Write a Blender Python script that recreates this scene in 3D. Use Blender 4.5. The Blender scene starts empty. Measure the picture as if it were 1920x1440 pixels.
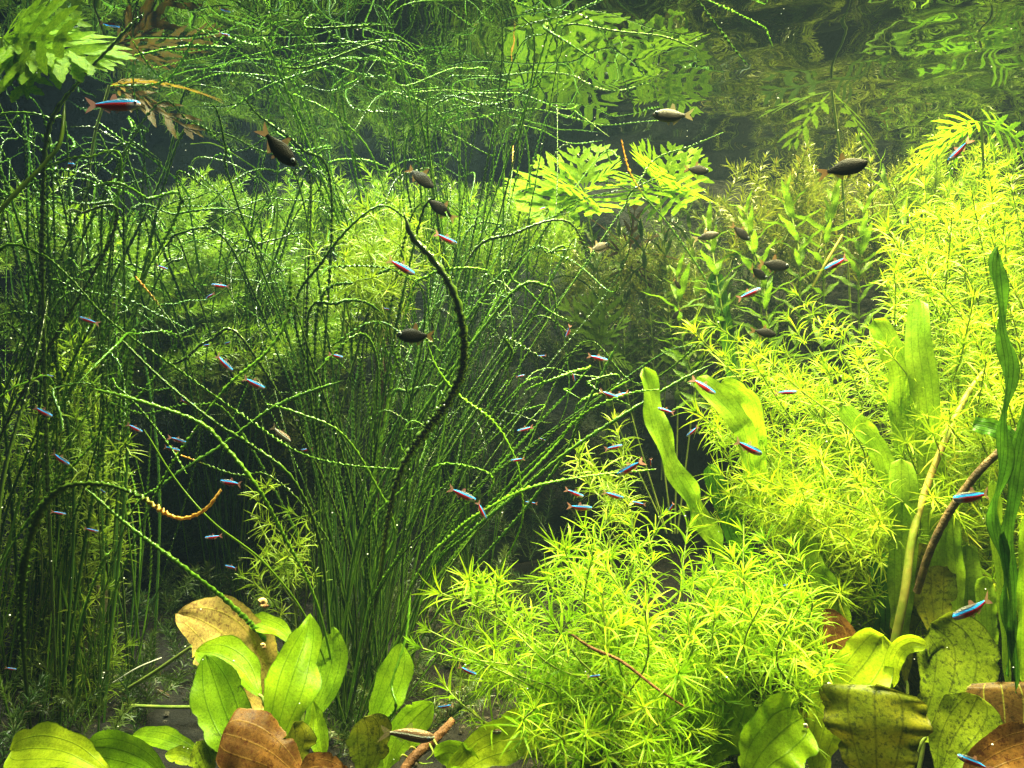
import bpy, math, random
import numpy as np
from mathutils import Vector, Matrix

random.seed(7)
RNG = np.random.default_rng(7)
SC = bpy.context.scene
COL = SC.collection

# ------------------------------------------------------------------ camera
F = 1400.0                    # focal length in photo pixels (1920 wide)
cam_d = bpy.data.cameras.new('camera')
cam = bpy.data.objects.new('camera', cam_d)
COL.objects.link(cam)
cam_d.sensor_width = 36.0
cam_d.lens = 36.0 * F / 1920.0
cam_d.clip_start = 0.02
cam_d.clip_end = 60
cam.location = (0, 0, 0)
cam.rotation_euler = (math.pi / 2, 0, 0)
SC.camera = cam

# ------------------------------------------------------------------ world and lamps
W = bpy.data.worlds.new('World')
SC.world = W
W.use_nodes = True
W.node_tree.nodes['Background'].inputs[0].default_value = (0.55, 0.75, 0.85, 1)
W.node_tree.nodes['Background'].inputs[1].default_value = 0.06

SURF = 0.605                  # water surface above the eye
BACK = 2.25                   # rear wall
FLOOR = -0.62


def lamp(name, loc, size, sizey, power, color, aim, spread=180):
    l = bpy.data.lights.new(name, 'AREA')
    l.shape = 'RECTANGLE'
    l.size = size
    l.size_y = sizey
    l.energy = power
    l.color = color
    l.spread = math.radians(spread)
    o = bpy.data.objects.new(name, l)
    o.location = loc
    o.rotation_euler = (Vector(aim) - Vector(loc)).to_track_quat('-Z', 'Y').to_euler()
    COL.objects.link(o)
    return o


lamp('tank_lamp_right', (0.85, 0.95, 1.95), 0.40, 0.30, 62, (1.0, 0.93, 0.42), (0.62, 1.12, 0), 70)
lamp('front_fill', (0.20, 0.62, 1.75), 0.40, 0.25, 22, (0.97, 1.0, 0.50), (0.15, 1.05, -.4), 70)  # added fill that brightens the front faces of fish and leaves
lamp('tank_lamp_middle', (-0.14, 1.70, 1.95), 0.40, 0.20, 43, (0.92, 1.0, 0.62), (-0.14, 1.74, 0), 80)
lamp('tank_lamp_left', (-0.85, 1.40, 1.95), 0.30, 0.25, 35, (0.90, 1.0, 0.66), (-0.70, 1.55, 0), 70)
lamp('rear_fill', (0.95, 1.85, 1.95), 0.30, 0.20, 64, (1.0, 0.86, 0.32), (0.85, 1.85, 0), 75)  # added warm fill to lift the dim upper right rear

SC.view_settings.view_transform = 'Standard'
SC.view_settings.look = 'None'
SC.view_settings.gamma = 1.0
SC.view_settings.exposure = 0.12
SC.view_settings.use_curve_mapping = False

cy = SC.cycles
cy.max_bounces = 5
cy.diffuse_bounces = 2
cy.glossy_bounces = 3
cy.transmission_bounces = 3
cy.transparent_max_bounces = 10
cy.volume_bounces = 0
cy.sample_clamp_indirect = 4.0
cy.sample_clamp_direct = 12.0
cy.caustics_reflective = False
cy.caustics_refractive = False
cy.use_adaptive_sampling = True
cy.adaptive_threshold = 0.04
cy.use_denoising = True
try:
    cy.denoiser = 'OPENIMAGEDENOISE'
    cy.denoising_input_passes = 'RGB_ALBEDO_NORMAL'
except Exception:
    pass


# ------------------------------------------------------------------ helpers
def at(px, py, d):
    z = (720 - py) / F * d
    return Vector(((px - 960) / F * d, d, min(z, SURF - 0.008)))


def R(a, b):
    return random.uniform(a, b)


def catmull(pts, n):
    P = np.array([tuple(p) for p in pts], float)
    P = np.vstack([2 * P[0] - P[1], P, 2 * P[-1] - P[-2]])
    k = len(P) - 3
    out = []
    for u in np.linspace(0, k - 1e-6, n):
        i = int(u)
        t = u - i
        a, b, c, d = P[i:i + 4]
        out.append(0.5 * ((2 * b) + (-a + c) * t + (2 * a - 5 * b + 4 * c - d) * t * t + (-a + 3 * b - 3 * c + d) * t ** 3))
    return np.array(out)


def norm(v):
    return v / np.maximum(np.linalg.norm(v, axis=-1, keepdims=True), 1e-9)


def frames(P, ref=None):
    T = norm(np.gradient(P, axis=0))
    if ref is None:
        ref = np.array((0, 1, 0.0)) if abs(T[0][1]) < 0.8 else np.array((1.0, 0, 0))
    n = ref - T[0] * np.dot(ref, T[0])
    n /= np.linalg.norm(n)
    N = [n]
    for i in range(1, len(P)):
        n = N[-1] - T[i] * np.dot(N[-1], T[i])
        n /= max(np.linalg.norm(n), 1e-9)
        N.append(n)
    N = np.array(N)
    return T, N, np.cross(T, N)


class MB:
    def __init__(self):
        self.V, self.Fc, self.A, self.n = [], [], [], 0

    def add(self, V, faces, A=None):
        V = np.asarray(V, float)
        self.V.append(V)
        self.A.append(np.zeros((len(V), 3)) if A is None else np.asarray(A, float))
        k = self.n
        self.Fc.extend([tuple(i + k for i in f) for f in faces])
        self.n += len(V)

    def grid(self, G, A=None, closed=False):
        r, c = G.shape[:2]
        fs = []
        for i in range(r - 1):
            for j in range(c - 1 if not closed else c):
                j2 = (j + 1) % c
                fs.append((i * c + j, i * c + j2, (i + 1) * c + j2, (i + 1) * c + j))
        self.add(G.reshape(-1, 3), fs, None if A is None else A.reshape(-1, 3))

    def tube(self, P, rad, k=6, A=None):
        T, N, B = frames(P)
        rad = np.broadcast_to(rad, (len(P),))
        th = np.linspace(0, 2 * math.pi, k, endpoint=False)
        G = P[:, None, :] + rad[:, None, None] * (np.cos(th)[None, :, None] * N[:, None, :] + np.sin(th)[None, :, None] * B[:, None, :])
        AA = np.zeros(G.shape)
        AA[:, :, 0] = np.linspace(0, 1, len(P))[:, None]
        self.grid(G, AA, closed=True)

    def mesh(self, name, mat, smooth=True):
        me = bpy.data.meshes.new(name)
        V = np.vstack(self.V)
        me.from_pydata(V.tolist(), [], self.Fc)
        a = me.attributes.new('tuv', 'FLOAT_VECTOR', 'POINT')
        a.data.foreach_set('vector', np.vstack(self.A).astype(np.float32).ravel())
        if smooth:
            me.polygons.foreach_set('use_smooth', np.ones(len(me.polygons), bool))
        for m in (mat if isinstance(mat, (list, tuple)) else [mat]):
            me.materials.append(m)
        return me


def thing(name, label, cat, loc=(0, 0, 0), group=None):
    o = bpy.data.objects.new(name, None)
    o.empty_display_size = 0.02
    COL.objects.link(o)
    o.location = loc
    o['label'] = label
    o['category'] = cat
    if group:
        o['group'] = group
    return o


def part(name, me, parent, M=None, label=None, kind=None):
    o = bpy.data.objects.new(name, me)
    COL.objects.link(o)
    o.parent = parent
    if M is not None:
        o.matrix_basis = M
    if label:
        o['label'] = label
    if kind:
        o['kind'] = kind
    return o


def solo(name, me, label=None, cat=None, kind=None, loc=None):
    o = bpy.data.objects.new(name, me)
    COL.objects.link(o)
    if loc is not None:
        o.location = loc
    if label:
        o['label'] = label
    if cat:
        o['category'] = cat
    if kind:
        o['kind'] = kind
    return o


def basis(origin, x, up, s=1.0, roll=0.0):
    x = Vector(x).normalized()
    up = Vector(up)
    y = up.cross(x)
    if y.length < 1e-4:
        y = Vector((0, 1, 0)).cross(x)
        if y.length < 1e-4:
            y = Vector((1, 0, 0)).cross(x)
    y.normalize()
    z = x.cross(y)
    if roll:
        q = Matrix.Rotation(roll, 3, x)
        y = q @ y
        z = q @ z
    if not hasattr(s, '__len__'):
        s = (s, s, s)
    M = Matrix(((x.x * s[0], y.x * s[1], z.x * s[2], origin[0]), (x.y * s[0], y.y * s[1], z.y * s[2], origin[1]),
                (x.z * s[0], y.z * s[1], z.z * s[2], origin[2]), (0, 0, 0, 1)))
    return M


# ------------------------------------------------------------------ materials
class NT:
    def __init__(self, name):
        self.m = bpy.data.materials.new(name)
        self.m.use_nodes = True
        self.t = self.m.node_tree
        self.t.nodes.clear()
        self.out = self.t.nodes.new('ShaderNodeOutputMaterial')

    def n(self, typ, **kw):
        nd = self.t.nodes.new(typ)
        for k, v in kw.items():
            setattr(nd, k, v)
        return nd

    def l(self, a, b):
        self.t.links.new(a, b)

    def math(self, op, a, b=None, clamp=False):
        nd = self.n('ShaderNodeMath', operation=op, use_clamp=clamp)
        for i, v in enumerate((a, b)):
            if v is None:
                continue
            if isinstance(v, (int, float)):
                nd.inputs[i].default_value = v
            else:
                self.l(v, nd.inputs[i])
        return nd.outputs[0]

    def mix(self, fac, a, b, mode='MIX'):
        nd = self.n('ShaderNodeMix', data_type='RGBA', blend_type=mode)
        for i, v in ((0, fac), (6, a), (7, b)):
            if isinstance(v, (int, float)):
                nd.inputs[i].default_value = v
            elif isinstance(v, tuple):
                nd.inputs[i].default_value = (*v, 1)
            else:
                self.l(v, nd.inputs[i])
        return nd.outputs[2]

    def noise(self, scale, detail=3, coord='Object', rough=0.6):
        tc = self.n('ShaderNodeTexCoord')
        nz = self.n('ShaderNodeTexNoise')
        nz.inputs['Scale'].default_value = scale
        nz.inputs['Detail'].default_value = detail
        nz.inputs['Roughness'].default_value = rough
        self.l(tc.outputs[coord], nz.inputs['Vector'])
        return nz.outputs[0]

    def ramp(self, v, stops):
        r = self.n('ShaderNodeValToRGB')
        while len(r.color_ramp.elements) < len(stops):
            r.color_ramp.elements.new(0.5)
        for e, (p, c) in zip(r.color_ramp.elements, stops):
            e.position = p
            e.color = (*c, 1) if len(c) == 3 else c
        self.l(v, r.inputs[0])
        return r.outputs[0]

    def step(self, v, a, b):
        nd = self.n('ShaderNodeMapRange')
        nd.inputs[1].default_value = a
        nd.inputs[2].default_value = b
        self.l(v, nd.inputs[0])
        return nd.outputs[0]


def leaf_out(T, color, tfac=0.5, gloss=0.06, rough=0.3, bump=None, tint=(1.0, 1.0, 0.75)):
    d = T.n('ShaderNodeBsdfDiffuse')
    tr = T.n('ShaderNodeBsdfTranslucent')
    g = T.n('ShaderNodeBsdfGlossy')
    g.inputs['Roughness'].default_value = rough
    T.l(color, d.inputs[0])
    T.l(T.mix(1.0, color, tint, 'MULTIPLY'), tr.inputs[0])
    m1 = T.n('ShaderNodeMixShader')
    m1.inputs[0].default_value = tfac
    T.l(d.outputs[0], m1.inputs[1])
    T.l(tr.outputs[0], m1.inputs[2])
    m2 = T.n('ShaderNodeMixShader')
    fr = T.n('ShaderNodeLayerWeight')
    fr.inputs[0].default_value = 0.25
    T.l(T.math('ADD', T.math('MULTIPLY', fr.outputs[0], gloss * 2.0), gloss), m2.inputs[0])
    T.l(m1.outputs[0], m2.inputs[1])
    T.l(g.outputs[0], m2.inputs[2])
    if bump is not None:
        b = T.n('ShaderNodeBump')
        b.inputs['Strength'].default_value = 0.4
        b.inputs['Distance'].default_value = 0.002
        T.l(bump, b.inputs['Height'])
        for s in (d, tr, g):
            T.l(b.outputs[0], s.inputs['Normal'])
    T.l(m2.outputs[0], T.out.inputs[0])
    return T.m


def mat_needle(name, c0, c1, old, tfac=0.5, gloss=0.05, rough=0.35):
    """needle leaf: c0 to c1 varies from piece to piece, old = colour of some aged pieces"""
    T = NT(name)
    oi = T.n('ShaderNodeObjectInfo')
    at_ = T.n('ShaderNodeAttribute', attribute_name='tuv')
    sx = T.n('ShaderNodeSeparateXYZ')
    T.l(at_.outputs['Vector'], sx.inputs[0])
    col = T.mix(oi.outputs['Random'], c0, c1)
    leafr = T.step(sx.outputs[2], 0.86, 1.0)
    col = T.mix(T.math('MULTIPLY', leafr, 0.7), col, old)
    nz = T.noise(60, 2)
    col = T.mix(0.5, col, T.ramp(nz, [(0.3, (0.6, 0.6, 0.6)), (0.7, (1.3, 1.25, 1.2))]), 'MULTIPLY')
    return leaf_out(T, col, tfac, gloss, rough)


def mat_blade(name, c0, c1, tipc=None, gloss=0.024, tfac=0.35, rough=0.2, tipat=.80):
    T = NT(name)
    oi = T.n('ShaderNodeObjectInfo')
    at_ = T.n('ShaderNodeAttribute', attribute_name='tuv')
    sx = T.n('ShaderNodeSeparateXYZ')
    T.l(at_.outputs['Vector'], sx.inputs[0])
    col = T.mix(oi.outputs['Random'], c0, c1)
    edge = T.math('ABSOLUTE', sx.outputs[1])
    col = T.mix(T.math('MULTIPLY', T.step(edge, 0.25, 1.0), 0.6), col, (0.20, 0.36, 0.03))
    nz = T.noise(45, 3)
    col = T.mix(0.55, col, T.ramp(nz, [(0.3, (0.5, 0.55, 0.5)), (0.7, (1.4, 1.3, 1.2))]), 'MULTIPLY')
    if tipc:
        col = T.mix(T.step(sx.outputs[0], tipat, tipat + .05), col, tipc)
    return leaf_out(T, col, tfac, gloss, rough)


def mat_broad(name, c0, c1, vein, spots=0.0, spotc=(0.02, 0.03, 0.008), tfac=0.55, gloss=0.006, veinw=0.04, veinstr=0.6, nscale=18, vstep=.25):
    """broad leaf with five long veins, fine cross veins and algae or decay spots"""
    T = NT(name)
    at_ = T.n('ShaderNodeAttribute', attribute_name='tuv')
    sx = T.n('ShaderNodeSeparateXYZ')
    T.l(at_.outputs['Vector'], sx.inputs[0])
    nz = T.noise(nscale, 4)
    col = T.mix(T.step(nz, 0.35, 0.65), c0, c1)
    pp = T.math('PINGPONG', T.math('ADD', sx.outputs[1], 13 * 2 * vstep), vstep)
    vm = T.math('SUBTRACT', 1.0, T.step(pp, 0.0, veinw), clamp=True)
    wv = T.math('SINE', T.math('ADD', T.math('MULTIPLY', sx.outputs[0], 170), T.math('MULTIPLY', T.math('ABSOLUTE', sx.outputs[1]), -22)))
    col = T.mix(T.math('MULTIPLY', T.step(wv, 0.5, 1.0), 0.04), col, vein)
    col = T.mix(T.math('MULTIPLY', vm, veinstr), col, vein)
    fine = T.noise(320, 6, rough=.7)
    col = T.mix(.8, col, T.ramp(fine, [(0.32, (.55, .55, .5)), (0.5, (1.0, 1.0, 1.0)), (0.68, (1.3, 1.25, 1.15))]), 'MULTIPLY')
    blot = T.noise(38, 4)
    col = T.mix(.6, col, T.ramp(blot, [(0.35, (.62, .66, .6)), (0.6, (1.15, 1.1, 1.0))]), 'MULTIPLY')
    edge = T.step(T.math('ABSOLUTE', sx.outputs[1]), .93, 1.0)
    col = T.mix(T.math('MULTIPLY', edge, .35), col, vein)
    if spots > 0:
        n2 = T.noise(150, 5, rough=0.75)
        n3 = T.noise(13, 2)
        s = T.math('MULTIPLY', T.step(n2, 0.50, 0.62), T.step(n3, 0.58 - spots * 0.3, 0.72 - spots * 0.3))
        col = T.mix(T.math('MULTIPLY', s, 0.85), col, spotc)
    bump = T.math('ADD', T.math('MULTIPLY', vm, -0.35), T.math('ADD', T.math('MULTIPLY', wv, 0.015), T.math('MULTIPLY', fine, .5)))
    return leaf_out(T, col, tfac, gloss, 0.32, bump)


def mat_plain(name, stops, scale=20, detail=5, rough=0.7, bump=0.5, spec=0.3, dist=0.01):
    T = NT(name)
    p = T.n('ShaderNodeBsdfPrincipled')
    nz = T.noise(scale, detail)
    T.l(T.ramp(nz, stops), p.inputs['Base Color'])
    p.inputs['Roughness'].default_value = rough
    p.inputs['Specular IOR Level'].default_value = spec
    b = T.n('ShaderNodeBump')
    b.inputs['Strength'].default_value = bump
    b.inputs['Distance'].default_value = dist
    T.l(T.noise(scale * 3, 6), b.inputs['Height'])
    T.l(b.outputs[0], p.inputs['Normal'])
    T.l(p.outputs[0], T.out.inputs[0])
    return T.m


M = {}
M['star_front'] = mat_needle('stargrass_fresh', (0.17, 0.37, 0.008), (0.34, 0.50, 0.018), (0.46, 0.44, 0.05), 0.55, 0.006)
M['star_right'] = mat_needle('stargrass_warm_lit', (0.22, 0.38, 0.010), (0.40, 0.52, 0.022), (0.5, 0.45, 0.03), 0.55, 0.006)  # warm light of the right side partly put into the yellow base colour
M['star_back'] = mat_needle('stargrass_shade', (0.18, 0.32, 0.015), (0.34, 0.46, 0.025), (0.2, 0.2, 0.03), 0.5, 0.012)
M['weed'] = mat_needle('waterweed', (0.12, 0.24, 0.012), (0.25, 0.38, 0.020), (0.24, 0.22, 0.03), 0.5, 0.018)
M['weed_dark'] = mat_needle('waterweed_shaded', (0.03, 0.07, 0.015), (0.09, 0.14, 0.02), (0.11, 0.07, 0.03), 0.4, 0.025)  # shaded copy of the waterweed, the shade is put into its colour
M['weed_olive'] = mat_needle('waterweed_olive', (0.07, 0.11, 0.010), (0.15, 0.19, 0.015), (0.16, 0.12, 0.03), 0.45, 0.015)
M['stem'] = mat_plain('plant_stem', [(0.3, (0.10, 0.17, 0.02)), (0.7, (0.22, 0.26, 0.05))], 40, 3, 0.5, 0.2)
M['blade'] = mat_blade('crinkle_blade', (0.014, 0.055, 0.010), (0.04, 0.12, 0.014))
M['blade_lit'] = mat_blade('crinkle_blade_lit', (0.06, 0.18, 0.010), (0.12, 0.27, 0.014))  # lit copy of the blade, the brighter light is put into its colour
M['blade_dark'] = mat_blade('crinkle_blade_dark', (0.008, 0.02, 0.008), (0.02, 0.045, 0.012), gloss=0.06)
M['blade_orange'] = mat_blade('crinkle_blade_orange_tip', (0.03, 0.08, 0.015), (0.05, 0.11, 0.02), (0.52, 0.30, 0.06), tipat=.85)
M['blade_tip'] = mat_blade('crinkle_blade_small_tip', (0.03, 0.08, 0.015), (0.05, 0.11, 0.02), (0.6, 0.30, 0.04), tipat=.93)
M['blade_smooth'] = mat_blade('smooth_blade', (0.12, 0.26, 0.015), (0.20, 0.32, 0.02))
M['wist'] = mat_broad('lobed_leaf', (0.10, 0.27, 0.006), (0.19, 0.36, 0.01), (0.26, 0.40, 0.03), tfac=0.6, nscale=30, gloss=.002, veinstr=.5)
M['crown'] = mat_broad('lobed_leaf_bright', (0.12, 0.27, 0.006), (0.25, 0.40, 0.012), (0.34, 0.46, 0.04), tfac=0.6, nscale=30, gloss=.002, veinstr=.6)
M['wist_dim'] = mat_broad('lobed_leaf_shaded', (0.022, 0.05, 0.004), (0.045, 0.08, 0.006), (0.05, 0.085, 0.012), tfac=0.5, nscale=30, gloss=.002)  # dim copy of the lobed leaf, shade put into a darker colour
M['wist_rust'] = mat_broad('lobed_leaf_rust', (0.07, 0.075, 0.006), (0.17, 0.085, 0.008), (0.05, 0.025, 0.004), 0.5, (0.06, 0.02, 0.01), nscale=30, gloss=.002)
M['lob_brown'] = mat_broad('lobed_leaf_brown', (0.035, 0.025, 0.012), (0.07, 0.045, 0.02), (0.03, 0.02, 0.01), 0.5, (0.02, 0.012, 0.008), nscale=30, gloss=.002)
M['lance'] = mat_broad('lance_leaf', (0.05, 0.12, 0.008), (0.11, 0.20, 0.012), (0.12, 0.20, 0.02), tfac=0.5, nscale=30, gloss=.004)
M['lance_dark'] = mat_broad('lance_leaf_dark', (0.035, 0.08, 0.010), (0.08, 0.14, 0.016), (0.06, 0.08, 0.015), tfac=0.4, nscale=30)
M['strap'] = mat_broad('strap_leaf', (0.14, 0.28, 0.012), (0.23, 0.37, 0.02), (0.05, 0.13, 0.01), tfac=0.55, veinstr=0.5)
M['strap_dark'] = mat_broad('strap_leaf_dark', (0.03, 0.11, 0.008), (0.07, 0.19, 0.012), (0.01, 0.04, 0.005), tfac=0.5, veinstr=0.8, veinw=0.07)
M['sword'] = mat_broad('sword_leaf', (0.20, 0.38, 0.008), (0.29, 0.46, 0.014), (0.05, 0.15, 0.005), tfac=0.58)
M['sword_deep'] = mat_broad('sword_leaf_deep', (0.13, 0.27, 0.006), (0.19, 0.34, 0.01), (0.04, 0.11, 0.005), tfac=0.5, spots=0.15)
M['sword_lime'] = mat_broad('sword_leaf_lime', (0.32, 0.47, 0.012), (0.42, 0.54, 0.02), (0.08, 0.18, 0.008), tfac=0.58)
M['sword_olive'] = mat_broad('sword_leaf_olive', (0.10, 0.14, 0.008), (0.16, 0.16, 0.010), (0.03, 0.035, 0.004), 0.85, tfac=0.45)
M['sword_algae'] = mat_broad('sword_leaf_algae', (0.14, 0.22, 0.010), (0.21, 0.28, 0.014), (0.03, 0.05, 0.004), 1.2, tfac=0.45)
M['sword_brown'] = mat_broad('sword_leaf_brown', (0.09, 0.042, 0.013), (0.18, 0.085, 0.02), (0.22, 0.13, 0.03), 1.3, (0.05, 0.015, 0.006), tfac=0.3)
M['sword_bark'] = mat_broad('sword_leaf_dark_brown', (0.07, 0.035, 0.012), (0.12, 0.07, 0.018), (0.36, 0.40, 0.06), 0.9, (0.02, 0.012, 0.006), tfac=0.3, veinw=0.03)
M['sword_tan'] = mat_broad('sword_leaf_dead_tan', (0.46, 0.30, 0.11), (0.58, 0.42, 0.12), (0.50, 0.44, 0.05), 0.75, (0.20, 0.10, 0.05), tfac=0.35)
M['wood'] = mat_plain('driftwood', [(0.3, (0.015, 0.010, 0.007)), (0.7, (0.06, 0.04, 0.022))], 30, 6, 0.8, 0.9)
M['wood_moss'] = mat_plain('driftwood_moss', [(0.35, (0.10, 0.09, 0.05)), (0.55, (0.20, 0.19, 0.09)), (0.7, (0.14, 0.20, 0.04))], 40, 6, 0.9, 1.0)
M['root'] = mat_plain('root_bark', [(0.3, (0.10, 0.04, 0.015)), (0.7, (0.22, 0.10, 0.035))], 50, 5, 0.6, 0.6)
M['twig'] = mat_plain('twig_bark', [(0.35, (0.05, 0.03, 0.012)), (0.65, (0.22, 0.13, 0.045))], 60, 5, 0.6, 0.6)
M['stalk'] = mat_plain('beige_stalk', [(0.38, (0.16, 0.24, 0.02)), (0.62, (0.34, 0.22, 0.06))], 9, 4, 0.5, 0.3)
M['shell'] = mat_plain('snail_shell', [(0.3, (0.55, 0.34, 0.14)), (0.7, (0.75, 0.55, 0.28))], 60, 3, 0.3, 0.2)
M['shell_white'] = mat_plain('snail_shell_white', [(0.3, (0.75, 0.70, 0.55)), (0.7, (0.85, 0.82, 0.7))], 60, 3, 0.3, 0.2)
M['gravel'] = mat_plain('gravel', [(0.3, (0.02, 0.017, 0.012)), (0.55, (0.06, 0.05, 0.035)), (0.75, (0.14, 0.12, 0.08))], 55, 4, 0.8, 0.7)
M['soil'] = mat_plain('soil', [(0.3, (0.004, 0.0035, 0.0025)), (0.7, (0.013, 0.011, 0.007))], 40, 6, 0.9, 0.8)
M['wall'] = mat_plain('rear_wall', [(0.3, (0.004, 0.006, 0.006)), (0.5, (0.010, 0.014, 0.012)), (0.62, (0.022, 0.034, 0.014)), (0.8, (0.04, 0.05, 0.03))], 9, 7, 0.8, 0.6, 0.2, 0.02)
M['speck'] = mat_plain('speck', [(0.3, (0.6, 0.62, 0.58)), (0.7, (0.8, 0.8, 0.75))], 10, 2, 0.6, 0.0)

# water surface: mirror-like from below past the critical angle, clear to steep light
T = NT('water_surface')
fr = T.n('ShaderNodeFresnel')
fr.inputs['IOR'].default_value = 1.33
tp = T.n('ShaderNodeBsdfTransparent')
gl = T.n('ShaderNodeBsdfGlossy')
gl.inputs['Roughness'].default_value = 0.0
gl.inputs['Color'].default_value = (0.27, 0.30, 0.31, 1)  # mirror dimmed below real water, darker reflections put into this colour
ms = T.n('ShaderNodeMixShader')
T.l(fr.outputs[0], ms.inputs[0])
T.l(tp.outputs[0], ms.inputs[1])
T.l(gl.outputs[0], ms.inputs[2])
T.l(ms.outputs[0], T.out.inputs[0])
M['water'] = T.m


# ------------------------------------------------------------------ setting
def noise2(X, Y, seed, k=9, fmin=1.5, fmax=9):
    g = np.random.default_rng(seed)
    Z = np.zeros_like(X)
    for i in range(k):
        f = fmin * (fmax / fmin) ** (i / (k - 1))
        a = g.uniform(0, 2 * math.pi)
        Z += np.sin((X * math.cos(a) + Y * math.sin(a)) * f * 2 * math.pi + g.uniform(0, 6.28)) / (1 + i * 0.7)
    return Z


# floor
xs = np.linspace(-2.4, 2.4, 161)
ys = np.linspace(-0.3, BACK + 0.02, 90)
X, Y = np.meshgrid(xs, ys)
Z = FLOOR + 0.012 * noise2(X, Y, 3, 8, 0.5, 8) + 0.10 * np.clip((Y - 1.3) / 0.9, 0, 1)
mb = MB()
mb.grid(np.stack([X, Y, Z], -1)[:, ::-1])
solo('ground', mb.mesh('ground', M['soil']), 'dark soil and gravel bed of the tank', kind='structure')
# rear wall
zs = np.linspace(FLOOR - 0.1, SURF + 0.25, 70)
X, Zg = np.meshgrid(np.linspace(-2.4, 2.4, 161), zs)
Yg = BACK + 0.03 * noise2(X, Zg, 11, 9, 0.4, 5)
mb = MB()
mb.grid(np.stack([X, Yg, Zg], -1))
solo('rear_wall', mb.mesh('rear_wall', M['wall']), 'dark slate rear wall of the tank', kind='structure')
# water surface
X, Y = np.meshgrid(np.linspace(-2.4, 2.4, 321), np.linspace(-0.4, BACK + 0.12, 181))
amp = 0.00030 + 0.0017 * np.clip((X + 0.1) / 0.9, 0, 1)
Z = SURF + amp * (noise2(X, Y * 1.2, 5, 10, 3, 22) + 1.2 * noise2(X * 0.5, Y, 6, 6, 4, 14))
mb = MB()
mb.grid(np.stack([X, Y, Z], -1))
solo('water_surface', mb.mesh('water_surface', M['water']), 'rippling water surface mirroring the plants from below', kind='structure')


# gravel stones
def ico(sub=1):
    import bmesh
    bm = bmesh.new()
    bmesh.ops.create_icosphere(bm, subdivisions=sub, radius=1)
    v = np.array([p.co[:] for p in bm.verts])
    f = [tuple(q.index for q in fc.verts) for fc in bm.faces]
    bm.free()
    return v, f


IV, IF = ico(1)
IV2, IF2 = ico(2)
mb = MB()
for i in range(2600):
    x, y = R(-0.95, 1.1), R(0.95, 1.9)
    z = FLOOR + 0.10 * min(max((y - 1.3) / 0.9, 0), 1)
    s = R(0.002, 0.005)
    V = IV * (1 + 0.25 * RNG.standard_normal((len(IV), 1))) * np.array([s * R(.8, 1.4), s * R(.8, 1.3), s * R(.5, .9)])
    mb.add(V + np.array((x, y, z + 0.004 + R(-.012, .012))), IF)
solo('gravel', mb.mesh('gravel', M['gravel'], False), 'small grey brown gravel stones strewn on the bed', 'gravel', 'stuff')

# drifting specks
mb = MB()
for i in range(330):
    d = R(0.7, 2.0)
    p = at(R(0, 1920), R(0, 1440), d)
    mb.add(IV * (R(0.0005, 0.0011)) + np.array(p), IF)
solo('suspended_specks', mb.mesh('suspended_specks', M['speck']), 'tiny pale specks drifting in the water', 'specks', 'stuff')


# ------------------------------------------------------------------ needle plants
def add_needle(mb, o, ax, out, L, w, bend, a0, segs=5, rnd=0.0, cup=0.25):
    """a narrow arching leaf: leaves axis ax at angle a0 towards out and bends by bend"""
    side = np.cross(ax, out)
    p = np.array(o, float)
    ang = a0
    rows, att = [], []
    tw = R(-0.6, 0.6)
    for i in range(segs + 1):
        t = i / segs
        dirv = math.cos(ang) * ax + math.sin(ang) * out
        nrm = -math.sin(ang) * ax + math.cos(ang) * out
        ww = w * (0.55 + 1.0 * t - 1.5 * t * t + 0.02) if t < 1 else 0.0002
        s2 = side * math.cos(tw) + nrm * math.sin(tw)
        n2 = -side * math.sin(tw) + nrm * math.cos(tw)
        rows.append([p - s2 * ww, p + n2 * (-cup * ww), p + s2 * ww])
        att.append([(t, -1, rnd), (t, 0, rnd), (t, 1, rnd)])
        p = p + dirv * (L / segs)
        ang += bend / segs
    mb.grid(np.array(rows), np.array(att))


def whorl_mesh(name, mat, n, L, w, a0, bend, jit, tip=False):
    """leaves round a short piece of stem that runs along +Z"""
    mb = MB()
    ax = np.array((0, 0, 1.0))
    for i in range(n):
        th = i * 2.39996 + R(-0.3, 0.3)
        out = np.array((math.cos(th), math.sin(th), 0))
        l = L * R(0.7, 1.12)
        add_needle(mb, (0, 0, R(-0.45, 0.45) * 0.016), ax, out, l, w * R(0.8, 1.15), bend * R(0.5, 1.3), a0 + R(-jit, jit), 4, random.random())
    if tip:
        for i in range(6):
            th = i * 2.39996
            out = np.array((math.cos(th), math.sin(th), 0))
            add_needle(mb, (0, 0, 0.004), ax, out, L * R(0.35, 0.6), w * 0.7, bend * 0.6, R(0.1, 0.4), 4, random.random() * 0.8)
    me = mb.mesh(name, mat)
    WARR[me.name] = (np.vstack(mb.V), mb.Fc, np.vstack(mb.A))
    return me


WARR = {}


def whorl_set(mat, L=0.056, w=0.0020):
    mid = [whorl_mesh('leaf_whorl', mat, random.choice((7, 8, 9)), L, w, 0.85, 1.35, 0.45) for _ in range(7)]
    low = [whorl_mesh('leaf_whorl', mat, random.choice((5, 6, 7)), L * 0.95, w, 1.2, 0.8, 0.5) for _ in range(4)]
    top = [whorl_mesh('leaf_whorl', mat, 9, L * 0.9, w, 0.62, 0.75, 0.25, True) for _ in range(4)]
    return mid, low, top


WS = {k: whorl_set(M[k]) for k in ('star_front', 'star_right', 'star_back')}


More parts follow.
